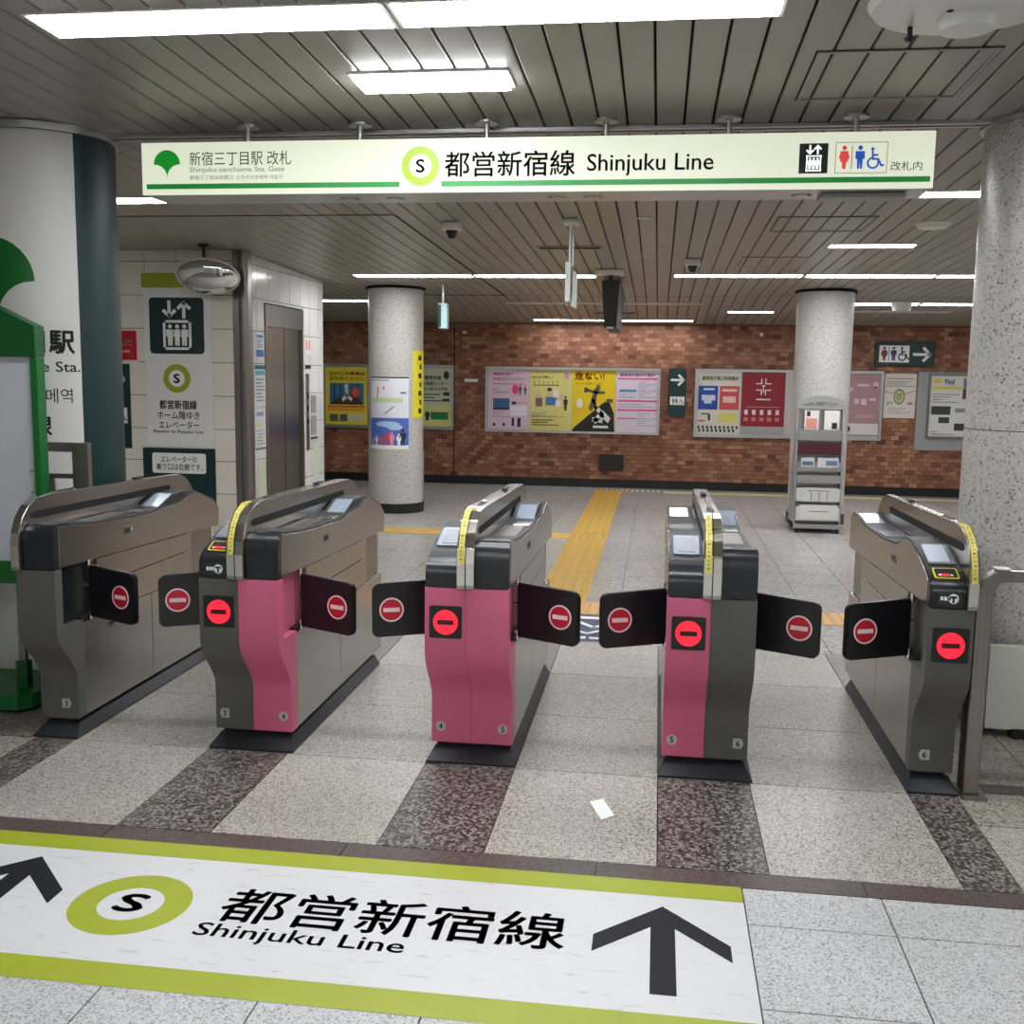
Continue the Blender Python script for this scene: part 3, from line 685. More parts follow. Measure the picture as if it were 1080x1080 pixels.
# ------------------------------------------------------------------ posters on the far wall
WF = front(13.716)
def case(x0, x1, z0, z1, label):
    o = empty('poster_case', ((x0+x1)/2, 13.716, z0), label, 'poster case'); w_ = .028
    for nm, b in (('frame_bar', (x0, x1, z0, z0+w_)), ('frame_bar', (x0, x1, z1-w_, z1)), ('frame_bar', (x0, x0+w_, z0+w_, z1-w_)), ('frame_bar', (x1-w_, x1, z0+w_, z1-w_))):
        box(nm, 'aluminium', o, b[0], b[1], 13.675, 13.716, b[2], b[3])
    box('backing', 'aluminium', o, x0+w_, x1-w_, 13.70, 13.716, z0+w_, z1-w_); return o
PP = front(13.70)
def poster(x0, z0, x1, z1, bg, label, bits=(), texts=(), pl=None, group='posters on the brick wall'):
    pl = pl or PP
    o = flat('poster', [rect(x0, z0, x1, z1)], pl, pcol(bg), None, 0, .002); tag(o, label, 'poster', group)
    W_, H_ = x1-x0, z1-z0
    def tr(ps): return [[(x0+u*W_, z0+v*H_) for u, v in p] for p in ps]
    by = {}
    for c, ps in bits: by.setdefault(tuple(c), []).append(ps)
    n = .002
    for c, pss in by.items():
        flat('print', tr([p for ps in pss for p in ps]), pl, pcol(c), o, .002, n+.001); n += .0005
    for c, s, r in texts: txt('lettering', s, (x0+r[0]*W_, z0+r[1]*H_, x0+r[2]*W_, z0+r[3]*H_), pl, pcol(c), o, .006, .02)
    return o
def ln(v0, v1, n, a=.1, b=.9): return [rect(a, v0+(v1-v0)*(i+.2)/n, b-.13*((i*5) % 3), v0+(v1-v0)*(i+.6)/n) for i in range(n)]
case(-4.98, -2.66, .705, 1.55, 'wide poster case half hidden by the far left column')
poster(-4.93, .75, -4.42, 1.51, (96, 170, 150), 'green poster at the left end of the far case', [((228, 214, 60), [rect(.1, .6, .9, .9)])])
poster(-4.40, .745, -3.83, 1.51, (222, 206, 52), 'yellow manners poster of a running passenger left of the column',
       [((60, 110, 150), [rect(.1, .35, .92, .72)]), ((30, 60, 80), [rect(.2+.14*k, .42, .23+.14*k, .72) for k in range(5)]), ((70, 50, 40), [[(.1, .35), (.92, .35), (.7, .55), (.3, .47)]]),
        ((214, 90, 50), [rect(.05, .3, .95, .33)]+[disc(.72, .56, .09, 12)]), ((228, 150, 40), [rect(.05, .24, .95, .29)]), ((90, 90, 86), [rect(.1, .06, .3, .18), rect(.34, .06, .52, .18)]), ((206, 200, 170), [rect(.56, .06, .92, .18)]),
        ((232, 226, 214), [disc(.5, .66, .05, 10)]+stroke([(.5, .62), (.52, .5), (.42, .44)], .07)+stroke([(.52, .5), (.62, .44)], .06))],
       [((190, 84, 20), 'かけこみ乗車は', (.1, .85, .95, .92)), ((190, 84, 20), 'おやめください', (.1, .76, .95, .83))])
poster(-3.81, .745, -3.27, 1.51, (196, 196, 150), 'pale poster behind the far left column', [((120, 140, 120), ln(.3, .8, 6))])
poster(-3.25, .745, -2.69, 1.51, (196, 202, 176), 'pale green customer centre poster right of the far left column',
       [((210, 208, 130), [rect(0, 0, 1, .36)]), ((30, 120, 70), [rect(.5, .12, .92, .25)]), ((90, 96, 90), ln(.42, .58, 3, .3, .85)), ((50, 54, 52), [rect(.78, .43, .95, .48), rect(.8, .53, .95, .59), disc(.87, .88, .07, 12)]), ((52, 72, 56), [disc(.42, .2, .06, 12), rect(.38, .1, .46, .17)])],
       [((30, 80, 56), '都営交通', (.35, .80, .75, .87)), ((30, 80, 56), 'お客様センター', (.3, .70, .9, .77)), ((40, 46, 44), '03-3816-5700', (.3, .62, .9, .67))])
case(-2.241, .017, .695, 1.54, 'long four-poster case in the middle of the brick wall')
poster(-2.205, .725, -1.665, 1.505, (224, 196, 208), 'pink poster with photographs, first in the four-poster case',
       [((60, 96, 140), [rect(.12, .36, .52, .52)]), ((36, 40, 60), [rect(.12, .33, .52, .36), rect(.58, .42, .68, .47), rect(.58, .06, .64, .2), rect(.72, .05, .8, .2), rect(.12, .06, .18, .11), rect(.36, .06, .42, .11)]),
        ((222, 72, 120), [disc(.66, .67, .08, 14)]+ln(.75, .78, 1, .1, .9)), ((90, 80, 110), man(.78, .58, .18)+man(.9, .58, .16)), ((236, 226, 232), [rect(.55, .24, .95, .4)]), ((214, 150, 180), [rect(.68, .44, .95, .46)]), ((170, 160, 176), ln(.2, .32, 3, .12, .55)+ln(.6, .7, 2, .12, .5))],
       [((206, 90, 160), '都営地下鉄で', (.12, .9, .6, .95)), ((206, 90, 160), 'お出かけください', (.12, .82, .9, .87))])
poster(-1.655, .722, -1.115, 1.505, (226, 214, 128), 'pale yellow poster of seated passengers, second in the four-poster case',
       [((120, 110, 80), [rect(.06, .74, .7, .755)]+[rect(.1+.11*k, .74, .115+.11*k, .82) for k in range(6)]), ((74, 118, 176), [rect(.38, .42, .64, .56)]), ((222, 190, 170), [disc(.2, .58, .06, 10), disc(.47, .64, .07, 10), disc(.76, .56, .05, 10)]),
        ((140, 90, 100), [rect(.14, .4, .3, .54)]), ((60, 50, 54), [disc(.47, .68, .06, 10, .03)]+man(.86, .34, .24)), ((238, 236, 226), [rect(.56, .55, .7, .68), rect(.62, .4, .74, .5)]), ((212, 140, 196), [disc(.88, .9, .06, 12)]),
        ((160, 196, 190), [rect(.05, .28, .4, .31)]), ((110, 104, 60), ln(.08, .2, 3, .05, .7))],
       [((70, 64, 40), 'みんなで楽しく', (.05, .86, .55, .91)), ((60, 56, 40), '優先席をゆずり合いましょう。', (.04, .22, .86, .25))])
poster(-1.108, .722, -.553, 1.507, (238, 204, 20), 'bright yellow danger poster with falling figure, third in the four-poster case',
       [((30, 28, 26), [[(0, 0), (1, 0), (.98, .3), (.85, .52), (.7, .46), (.05, .06)]]), ((92, 92, 70), stroke([(.55, .66), (.5, .5), (.44, .38)], .1)+stroke([(.52, .5), (.55, .4), (.56, .36)], .07)+stroke([(.35, .68), (.55, .64), (.75, .64)], .045)+[disc(.6, .72, .05, 12), rect(.28, .64, .36, .72)]),
        ((238, 232, 210), [disc(.18, .46, .08, 14)]), ((90, 90, 80), [rect(.8, .48, .95, .54)]), ((226, 226, 220), stroke([(.55, .18), (.7, .3), (.85, .2)], .1)+stroke([(.62, .36), (.72, .24)], .08)+stroke([(.5, .2), (.7, .18)], .07)+[rect(.5, .06, .85, .1)])],
       [((206, 52, 20), '危ない!', (.06, .84, .74, .97)), ((190, 70, 20), 'ホームから転落しています', (.08, .77, .7, .8))])
poster(-.541, .722, -.004, 1.505, (224, 210, 222), 'white poster with magenta bars, fourth in the four-poster case',
       [((220, 84, 150), [rect(.03, .86, .97, .89), rect(.03, .5, .97, .53), rect(.03, .35, .97, .38), rect(.03, .22, .5, .24)]), ((92, 140, 190), [rect(.08, .66, .48, .7)]), ((176, 172, 190), ln(.56, .84, 8, .52, .95)+ln(.56, .64, 2, .06, .45)+ln(.1, .33, 6, .52, .95)+ln(.4, .48, 2, .06, .9))],
       [((206, 60, 140), '都営地下鉄のご案内', (.08, .91, .9, .96))])
o = box('direction_sign', 'teal', None, .125, .343, 13.69, 13.716, .935, 1.54); tag(o, 'narrow dark green arrow sign between the two poster cases', 'sign')
WS = front(13.69)
flat('arrow', arrow(.234, 1.40, .16, .03, 0), WS, 'white_print', o, 0, .002); flat('white_label', [rect(.145, 1.085, .325, 1.19)], WS, 'white_print', o, 0, .002)
flat('pictogram', man(.185, 1.095, .08)+woman(.225, 1.095, .08)+wheelchair(.285, 1.095, .08), WS, 'ink_grey', o, .002, .003)
case(.452, 2.755, .685, 1.545, 'long poster case running behind the far right column')
poster(.488, .727, 1.018, 1.495, (212, 208, 194), 'travel guidance poster with blue and red boxes left of the red poster',
       [((28, 74, 160), [rect(.02, .4, .48, .79)]), ((200, 76, 76), [rect(.52, .4, .98, .79)]), ((206, 214, 228), [rect(.1, .55, .42, .64), rect(.16, .5, .34, .56), rect(.14, .72, .4, .75)]), ((232, 190, 180), [rect(.6, .52, .9, .62), rect(.58, .7, .92, .74)]),
        ((60, 60, 64), [disc(.05+.1*k, .11, .03, 8) for k in range(10)]+[disc(.07+.1*k, .055, .03, 8) for k in range(9)]+[rect(.26, .22, .32, .32), rect(.1, .32, .3, .34)]), ((214, 206, 110), [rect(.5, .2, .95, .35)]), ((210, 90, 120), [rect(.02, .2, .2, .23)])],
       [((60, 60, 56), '都営地下鉄ご利用案内', (.1, .88, .95, .95))])
rp_ = poster(1.036, .83, 1.572, 1.51, (138, 18, 36), 'dark red poster with white cross emblem left of the far column', [((226, 206, 206), [rect(.12, .36, .9, .365)]+[rect(.08+.18*k, .22, .16+.18*k, .31) for k in range(5)])]+[((200, 110, 116), [rect(.07+.18*k, .1, .17+.18*k, .17) for k in range(5)])],
        [((240, 234, 232), 'TOKYO', (.42, .51, .6, .54))])
flat('emblem', [p for sx_ in (-1, 1) for sz_ in (-1, 1) for p in stroke([(1.304+sx_*.025, 1.33+sz_*.10), (1.304+sx_*.025, 1.33+sz_*.04), (1.304+sx_*.09, 1.33+sz_*.04)], .012)]+[rect(1.285, 1.335, 1.323, 1.35), rect(1.299, 1.26, 1.309, 1.34), rect(1.22, 1.165, 1.4, 1.18)], PP, 'white_print', rp_, .004, .005)
o = flat('poster', [rect(1.036, .727, 1.572, .825)], PP, pcol((160, 158, 154)), None, 0, .002); tag(o, 'grey strip below the dark red poster', 'poster', 'posters on the brick wall')
poster(1.6, .727, 2.14, 1.51, (190, 180, 176), 'plain pale poster hidden behind the far right column')
poster(2.17, .74, 2.72, 1.51, (166, 128, 130), 'dusty mauve poster right of the far right column',
       [((206, 200, 196), [rect(0, .02, 1, .2)]), ((40, 40, 42), [disc(.2, .11, .05, 12), disc(.34, .11, .05, 12), rect(.86, .78, .93, .83)]), ((206, 186, 186), [rect(.5, .8, .76, .84), rect(.85, .8, .96, .87), rect(.45, .52, .55, .6), rect(.6, .5, .72, .6), rect(.78, .57, .92, .61), rect(.28, .72, .4, .78)]), ((190, 150, 130), [rect(.5, .3, .9, .34)])])
o = poster(2.775, .972, 3.15, 1.52, (212, 204, 196), 'small white poster with round green badge beside the mauve poster', [((120, 136, 60), ring(.48, .48, .13, .18, n=16)), ((150, 164, 90), [disc(.48, .48, .1, 14)]), ((200, 140, 130), [rect(.08, .87, .92, .9)]), ((140, 134, 120), ln(.7, .84, 3, .06, .95)+[rect(.1, .3, .16, .36), rect(.75, .3, .9, .36), rect(.2, .32, .28, .36)]), ((150, 150, 80), stroke([(0, .6), (.3, .55), (.7, .55), (1, .62)], .02)), ((170, 164, 156), ln(.1, .24, 3, .15, .85))], pl=front(13.714))
gb = box('wall_board', 'grey_plastic', None, 3.165, 4.2, 13.69, 13.716, .58, 1.545); tag(gb, 'grey backing panel on the wall beside the near granite column', 'panel')
nb = empty('framed_notice', (3.7, 13.69, .73), 'framed area notice with photographs on the grey wall panel', 'notice board')
for b in ((3.29, 4.1, .73, .755), (3.29, 4.1, 1.50, 1.525), (3.29, 3.315, .755, 1.5), (4.075, 4.1, .755, 1.5)): box('frame_bar', 'steel_dull', nb, b[0], b[1], 13.665, 13.69, b[2], b[3])
poster(3.316, .756, 4.074, 1.499, (214, 212, 206), 'sheet of photographs and text inside the framed area notice', [((56, 60, 54), [rect(.03, .36, .33, .5), rect(.15, .22, .32, .32), rect(.4, .1, .6, .22)]), ((110, 60, 56), [rect(.5, .62, .95, .78)]), ((126, 140, 150), [rect(.5, .78, .95, .96)]), ((216, 200, 70), [rect(.04, .88, .16, .95), rect(.04, .78, .48, .82)]), ((140, 150, 140), [rect(.4, .4, .6, .47)]), ((150, 150, 150), ln(.55, .72, 4, .04, .45)+ln(.02, .1, 2, .04, .4))],
       [((40, 60, 90), 'Find', (.22, .86, .36, .95))], pl=front(13.688))
rs = box('restroom_sign', 'teal', None, 2.635, 3.33, 13.655, 13.716, 1.615, 1.903, bevel=.004); tag(rs, 'dark green restroom sign with white arrow above the wall posters', 'sign')
RS = front(13.655)
flat('white_label', [rect(2.675, 1.655, 3.03, 1.86)], RS, 'white_print', rs, 0, .002); flat('woman_symbol', woman(2.735, 1.675, .17), RS, pcol((130, 40, 50)), rs, .002, .003)
flat('man_symbol', man(2.845, 1.675, .17), RS, pcol((50, 50, 110)), rs, .002, .003); flat('wheelchair_symbol', wheelchair(2.955, 1.675, .17)+[rect(2.786, 1.675, 2.792, 1.845)], RS, 'ink', rs, .002, .003); flat('arrow', arrow(3.185, 1.755, .2, .035, 0), RS, 'white_print', rs, 0, .002)
vg = empty('wall_grille', (-.585, 13.71, .22), 'small dark vent grille low on the brick wall', 'vent')
box('frame', 'black_matt', vg, -.74, -.43, 13.70, 13.718, .222, .423)
for k in range(6): box('slat', 'rubber', vg, -.72, -.45, 13.694, 13.70, .24+.03*k, .255+.03*k)
o = box('wall_plate', 'white_plastic', None, -2.52, -2.345, 13.70, 13.717, 1.335, 1.378); tag(o, 'small white plate on the brick wall left of the four-poster case', 'plate')
o = box('wall_sensor', 'white_plastic', None, -2.55, -2.50, 13.69, 13.717, 1.955, 1.99); tag(o, 'tiny white sensor high on the brick wall on the left', 'sensor')
o = box('wall_sensor', 'white_plastic', None, 1.23, 1.27, 13.69, 13.717, 1.96, 2.0); tag(o, 'tiny white sensor high on the brick wall by the right column', 'sensor')

# ------------------------------------------------------------------ leaflet rack
rk = empty('leaflet_rack', (1.52, 10.35, 0), 'grey metal leaflet rack on castors in front of the far right column', 'rack')
RX0, RX1 = 1.295, 1.73
def slope_y(z): return 10.15+.10*z
for x in (RX0, RX1-.018): MB().prism([(10.16, .05), (10.60, .05), (10.55, .12), (slope_y(1.2)+.03, 1.2), (slope_y(1.2), 1.2)], 'x', x, x+.018).build('side_panel', 'grey_plastic', rk)
MB().prism([(RX0, 1.16)]+[(RX0+(RX1-RX0)*k/12, 1.235+.055*math.sin(math.pi*k/12)) for k in range(13)]+[(RX1, 1.16)], 'y', 10.262, 10.282).build('header', 'grey_plastic', rk)
txt('lettering', 'ご自由にお取りください', (RX0+.05, 1.195, RX1-.05, 1.228), front(10.262), 'white_print', rk, .002, .01)
box('base', 'grey_plastic', rk, RX0, RX1, 10.13, 10.62, .045, .085); box('back_panel', 'aluminium', rk, RX0+.018, RX1-.018, 10.31, 10.32, .1, 1.16)
for x in (RX0+.03, RX1-.03):
    for y in (10.16, 10.58): MB().prism(disc(y, .022, .022, 12), 'x', x-.012, x+.012).build('castor', 'black_matt', rk)
for z, h, m_ in ((.12, .17, 'white_plastic'), (.30, .16, 'white_plastic'), (.47, .1, 'aluminium'), (.58, .12, 'aluminium')):
    y = slope_y(z); box('shelf_front', m_, rk, RX0+.02, RX1-.02, y-.012, y-.004, z, z+h*.75); box('shelf', 'grey_plastic', rk, RX0+.018, RX1-.018, y-.005, 10.31, z, z+.01)
box('maroon_panel', pcol((74, 26, 36)), rk, RX0+.02, RX1-.02, slope_y(.75)-.01, slope_y(.75), .735, .85)
box('clear_holder', 'aluminium', rk, RX0+.02, RX1-.02, slope_y(.86)-.01, slope_y(.86)-.004, .87, .97)
for a, b, z0, z1, y0, c, bits, lab in ((.07, .2, .96, 1.15, 10.245, (232, 226, 222), [((228, 150, 140), .1, .1, .9, .6), ((50, 50, 54), .15, .7, .4, .95)], 'pink and white leaflet standing at the top left of the rack'),
                             (.25, .39, .96, 1.15, 10.245, (232, 230, 222), [((40, 40, 44), .5, .1, .85, .4)], 'white leaflet with dark figure at the top right of the rack'),
                             (.05, .17, .62, .71, 10.183, (196, 204, 206), [((90, 110, 140), .1, .2, .9, .6)], 'pale leaflet in the upper left pocket of the rack'),
                             (.20, .39, .62, .71, 10.183, (216, 216, 214), [((110, 130, 160), .4, .2, .95, .7)], 'blue-tinted leaflet in the upper right pocket of the rack'),
                             (.04, .40, .30, .43, 10.150, (212, 212, 208), [((120, 120, 120), .2, .75, .8, .8), ((150, 150, 150), .3, .05, .33, .7), ((150, 150, 150), .5, .05, .53, .7), ((150, 150, 150), .7, .05, .73, .7)], 'grey printed sheet in the middle pocket of the rack'),
                             (.05, .40, .14, .27, 10.133, (226, 224, 216), [((140, 140, 138), .25, .5, .75, .56)], 'white card in the lowest pocket of the rack')):
    o = MB().box(RX0+a, RX0+b, y0, y0+.004, z0, z1).build('leaflet', pcol(c), None); tag(o, lab, 'leaflet', 'leaflets in the rack')
    for cc, u0, v0, u1, v1 in bits: flat('print', [rect(RX0+a+(b-a)*u0, z0+(z1-z0)*v0, RX0+a+(b-a)*u1, z0+(z1-z0)*v1)], front(y0), pcol(cc), o, 0, .001)

# ------------------------------------------------------------------ hanging station sign
sg = empty('hanging_sign', (-.6, 4.55, 2.19), 'long backlit hanging sign over the gates reading Shinjuku Line in two scripts', 'sign')
SX0, SX1, SZ0, SZ1 = -2.226, 1.03, 2.19, 2.405
bx_ = MB(); bx_.box(SX0, SX1, 4.435, 4.68, SZ0, SZ0+.012); bx_.box(SX0, SX1, 4.435, 4.68, SZ1-.012, SZ1); bx_.box(SX0, SX0+.012, 4.435, 4.68, SZ0+.012, SZ1-.012); bx_.box(SX1-.012, SX1, 4.435, 4.68, SZ0+.012, SZ1-.012); bx_.box(SX0+.012, SX1-.012, 4.668, 4.68, SZ0+.012, SZ1-.012)
bx_.build('housing', 'aluminium', sg)
box('face', 'sign_face', sg, SX0, SX1, 4.421, 4.434, SZ0, SZ1)
SF = front(4.42)
flat('green_stripe', [rect(SX0+.02, 2.213, -1.095, 2.234), rect(-.917, 2.213, SX1-.012, 2.234)], SF, 'sign_green', sg, 0, .0012)
flat('ginkgo_emblem', ginkgo(-2.112, 2.262, .118, .112), SF, 'sign_leaf', sg, 0, .0015)
txt('lettering', '新宿三丁目駅 改札', (-2.01, 2.308, -1.561, 2.366), SF, 'sign_ink', sg, .0015, .0)
txt('lettering', 'Shinjuku-sanchome Sta. Gate', (-2.01, 2.276, -1.591, 2.302), SF, 'sign_grey', sg, .0015)
txt('lettering', '新宿三丁目站检票口  신주쿠산초메역 개찰구', (-2.01, 2.25, -1.599, 2.268), SF, 'sign_grey', sg, .0015)
flat('line_ring', ring(-1.006, 2.296, .046, .079), SF, 'sign_lime', sg, 0, .0015); flat('line_disc', [disc(-1.006, 2.296, .046)], SF, 'sign_white', sg, 0, .0012)
txt('lettering', 'S', (-1.026, 2.268, -.986, 2.324), SF, 'sign_ink', sg, .0025, .03)
txt('lettering', '都営新宿線', (-.904, 2.25, -.365, 2.352), SF, 'sign_ink', sg, .0015, .012)
txt('lettering', 'Shinjuku Line', (-.317, 2.247, .187, 2.335), SF, 'sign_ink', sg, .0015, .008)
flat('lift_field', [rect(.518, 2.249, .628, 2.363)], SF, 'sign_ink', sg, 0, .0012); flat('lift_symbol', lift_icon(.518, 2.249, .628, 2.363), SF, 'sign_white', sg, .0012, .002)
flat('restroom_border', [rect(.656, 2.248, .853, 2.250), rect(.656, 2.364, .853, 2.366), rect(.656, 2.25, .658, 2.364), rect(.851, 2.25, .853, 2.364), rect(.7175, 2.265, .7205, 2.352)], SF, 'sign_grey', sg, 0, .001)
flat('woman_symbol', woman(.69, 2.265, .088), SF, 'sign_red', sg, 0, .0012); flat('man_symbol', man(.75, 2.265, .088), SF, 'sign_blue', sg, 0, .0012); flat('wheelchair_symbol', wheelchair(.803, 2.265, .08), SF, 'sign_blue', sg, 0, .0012)
txt('lettering', '改札内', (.867, 2.256, .985, 2.291), SF, 'sign_ink', sg, .0015)
for x in (-1.8, -1.3, -.75, -.25, .25, .75): MB().cyl(x, 4.55, SZ1-.002, zc(4.55)+.002, .012, 12).cyl(x, 4.55, zc(4.55)-.008, zc(4.55)+.001, .05, 24).build('hanger', 'aluminium', sg, smooth=True)
for x in (-1.35, -1.15, .55, .75, -.45, -.3): MB().cyl(x, 4.57, SZ0-.006, SZ0, .04, 24).build('downlight', 'aluminium', sg, smooth=True)
box('sensor_box', 'grey_plastic', sg, .62, .95, 4.5, 4.62, SZ0-.02, SZ0, bevel=.004)

# ------------------------------------------------------------------ hanging and ceiling-mounted things
ex = empty('hanging_exit_sign', (-.578, 6.9, 1.88), 'thin white sign box hanging edge-on from a rod near the ceiling centre', 'sign')
box('ceiling_plate', 'white_plastic', ex, -.635, -.535, 6.82, 6.96, zc(6.9)-.03, zc(6.9)-.001, bevel=.005)
MB().cyl(-.592, 6.9, 2.14, zc(6.9)-.02, .009, 12).cyl(-.572, 6.9, 2.14, zc(6.9)-.02, .006, 10).build('rod', 'aluminium', ex, smooth=True)
box('sign_box', 'white_plastic', ex, -.61, -.575, 6.78, 7.02, 1.905, 2.155, bevel=.006); box('green_panel', 'green', ex, -.575, -.571, 6.8, 7.0, 1.93, 2.13); box('glass_edge', 'white_paint', ex, -.571, -.548, 6.83, 7.0, 1.875, 2.1, bevel=.004)
MB().cyl(-.595, 6.85, 1.885, 1.905, .014, 12).build('lamp_tip', 'cream_strip', ex, smooth=True)
hk = empty('hanging_dark_sign', (-.44, 9.4, 1.86), 'large black sign box hanging edge-on beyond the exit sign', 'sign')
box('ceiling_plate', 'white_plastic', hk, -.58, -.33, 9.28, 9.46, zc(9.4)-.045, zc(9.4)-.001, bevel=.005)
MB().prism([(-.52, 2.265), (-.365, 2.265), (-.385, 1.865), (-.492, 1.865)], 'y', 9.36, 10.6).build('sign_box', pcol((44, 40, 32)), hk); box('bracket', 'black_matt', hk, -.46, -.43, 9.36, 9.6, 2.26, zc(9.4)-.03)
box('foot_plate', 'white_plastic', hk, -.47, -.41, 9.355, 9.4, 1.85, 1.867)
hs = empty('hanging_small_sign', (-2.148, 10.5, 1.89), 'small pale sign hanging from a rod right of the far left column', 'sign')
MB().cyl(-2.155, 10.5, 2.13, zc(10.5)-.001, .012, 12).build('rod', 'aluminium', hs, smooth=True); box('sign_box', pcol((168, 196, 194)), hs, -2.195, -2.105, 10.45, 10.55, 1.885, 2.135, bevel=.006); box('dark_edge', 'teal', hs, -2.195, -2.165, 10.444, 10.45, 1.9, 2.12)
for x, y, lab in ((-1.372, 6.95, 'white security camera on the ceiling below the left part of the hanging sign'), (.235, 8.68, 'white security camera on the ceiling in front of the right strip lights')):
    c = empty('security_camera', (x, y, zc(y)), lab, 'camera', 'security cameras')
    box('housing', 'white_plastic', c, x-.06, x+.06, y-.06, y+.06, zc(y)-.055, zc(y)-.001, bevel=.008); MB().cyl(x, y, zc(y)-.105, zc(y)-.055, .02, 24, .042).build('dome', 'black_cap', c, smooth=True)
for x0, x1, y0, y1, lab in ((-.92, -.465, 8.0, 8.1, 'dark slot vent in the ceiling near the hanging exit sign'), (-.78, -.31, 12.72, 12.8, 'dark slot vent in the ceiling near the far wall')):
    c = empty('slot_vent', ((x0+x1)/2, (y0+y1)/2, zc((y0+y1)/2)), lab, 'vent')
    cbox(MB(), x0, x1, y0, y1, -.001, .004).build('slot', 'void', c)
    f = MB(); cbox(f, x0-.02, x1+.02, y0-.02, y0, -.001, .008); cbox(f, x0-.02, x1+.02, y1, y1+.02, -.001, .008); cbox(f, x0-.02, x0, y0, y1, -.001, .008); cbox(f, x1, x1+.02, y0, y1, -.001, .008); f.build('frame', 'slat', c)
def hatch(x0, x1, y0, y1, lab, m_='aluminium', w_=.012):
    c = empty('access_hatch', ((x0+x1)/2, (y0+y1)/2, zc((y0+y1)/2)), lab, 'hatch', 'ceiling access hatches')
    for a, b, e, f in ((x0, x1, y0, y0+w_), (x0, x1, y1-w_, y1), (x0, x0+w_, y0+w_, y1-w_), (x1-w_, x1, y0+w_, y1-w_)): cbox(MB(), a, b, e, f, -.001, .006).build('rim', m_, c)
    for a, b, e, f in ((x0-.006, x1+.006, y0-.006, y0), (x0-.006, x1+.006, y1, y1+.006), (x0-.006, x0, y0, y1), (x1, x1+.006, y0, y1)): cbox(MB(), a, b, e, f, -.001, .002).build('gap', 'void', c)
hatch(.485, 1.065, 3.755, 4.31, 'ceiling access hatch with double rim at the upper right above the sign', 'slat')
hatch(.70, 1.285, 6.82, 7.36, 'ceiling access hatch beyond the sign, nearest the short light', 'slat', .006)
hatch(.62, 1.12, 8.58, 9.12, 'ceiling access hatch with thin pale rim before the strip lights', 'aluminium', .008)
dt = empty('ceiling_detector', (.84, 3.33, zc(3.33)), 'big round white ceiling fitting with a drum at the top right corner', 'ceiling fitting')
MB().cyl(.84, 3.33, zc(3.33)-.022, zc(3.33)-.002, .26, 48, .275).build('plate', 'white_plastic', dt, smooth=True)
MB().cyl(.87, 3.44, zc(3.33)-.055, zc(3.33)-.022, .075, 32, .085).build('drum', 'white_plastic', dt, smooth=True)
MB().cyl(.72, 3.50, zc(3.33)-.065, zc(3.33)-.02, .008, 10).cyl(.72, 3.50, zc(3.33)-.06, zc(3.33)-.052, .016, 12).build('pin', 'black_matt', dt, smooth=True)
MB().cyl(.80, 3.36, zc(3.33)-.024, zc(3.33)-.02, .01, 10).build('hole', 'void', dt)
sd = empty('ceiling_speaker', (1.67, 7.1, zc(7.1)), 'round pale ceiling speaker left of the near granite column', 'speaker')
MB().cyl(1.67, 7.1, zc(7.1)-.028, zc(7.1)+.001, .085, 32, .11).build('dome', 'white_plastic', sd, smooth=True)
o = MB().cyl(2.52, 11.85, zc(11.85)-.09, zc(11.85)-.001, .09, 24, .11).build('ceiling_speaker', 'white_plastic', None, smooth=True); tag(o, 'white drum speaker on the ceiling above the restroom sign', 'speaker')
for y, lab in ((6.8, 'small pale plate on a ceiling slat, nearer of two'), (8.45, 'small pale plate on a ceiling slat, farther of two')):
    o = cbox(MB(), -.165, -.085, y, y+.06, -.001, .006).build('ceiling_plate', 'aluminium', None); tag(o, lab, 'plate', 'small ceiling plates')

# ------------------------------------------------------------------ ticket gates
R_STEEL = [(3.69, .69), (3.69, .85), (3.99, .822), (4.43, .806), (4.54, .818), (4.74, .822), (4.82, .848), (4.90, .852), (5.10, .792), (5.165, .745), (5.165, .652), (4.83, .664)]
L_STEEL = [(3.69, .69), (3.69, .775), (3.73, .798), (3.83, .834), (3.98, .862), (4.06, .864), (4.14, .832), (4.20, .818), (4.45, .80), (4.85, .80), (5.12, .822), (5.165, .80), (5.165, .652), (4.83, .664)]
def deck(poly):      # black deck under the steel skin, standing a little proud along the top edge
    n = len(poly); out = []
    for (y, z) in poly:
        out.append((y, z+.007 if z > .7 else z))
    return out
SHELL = [(3.78, .067), (3.78, .235), (3.772, .268), (3.742, .312), (3.695, .365), (3.664, .405), (3.651, .445), (3.65, .685), (3.70, .685), (3.70, .455), (3.84, .455), (3.84, .067)]
CAP_R = [(3.652, .688), (3.648, .79), (3.656, .825), (3.675, .848), (3.70, .86), (3.78, .852), (3.78, .688)]
CAP_L = [(3.652, .688), (3.648, .735), (3.655, .757), (3.672, .777), (3.76, .815), (3.84, .842), (3.90, .842), (3.90, .688)]
FIN = [(3.625, .688), (3.622, .78), (3.632, .835), (3.657, .885), (3.70, .925), (3.76, .951), (3.86, .957), (4.43, .943), (4.97, .93), (5.06, .905), (5.12, .86), (5.155, .80), (5.155, .70), (3.70, .688)]
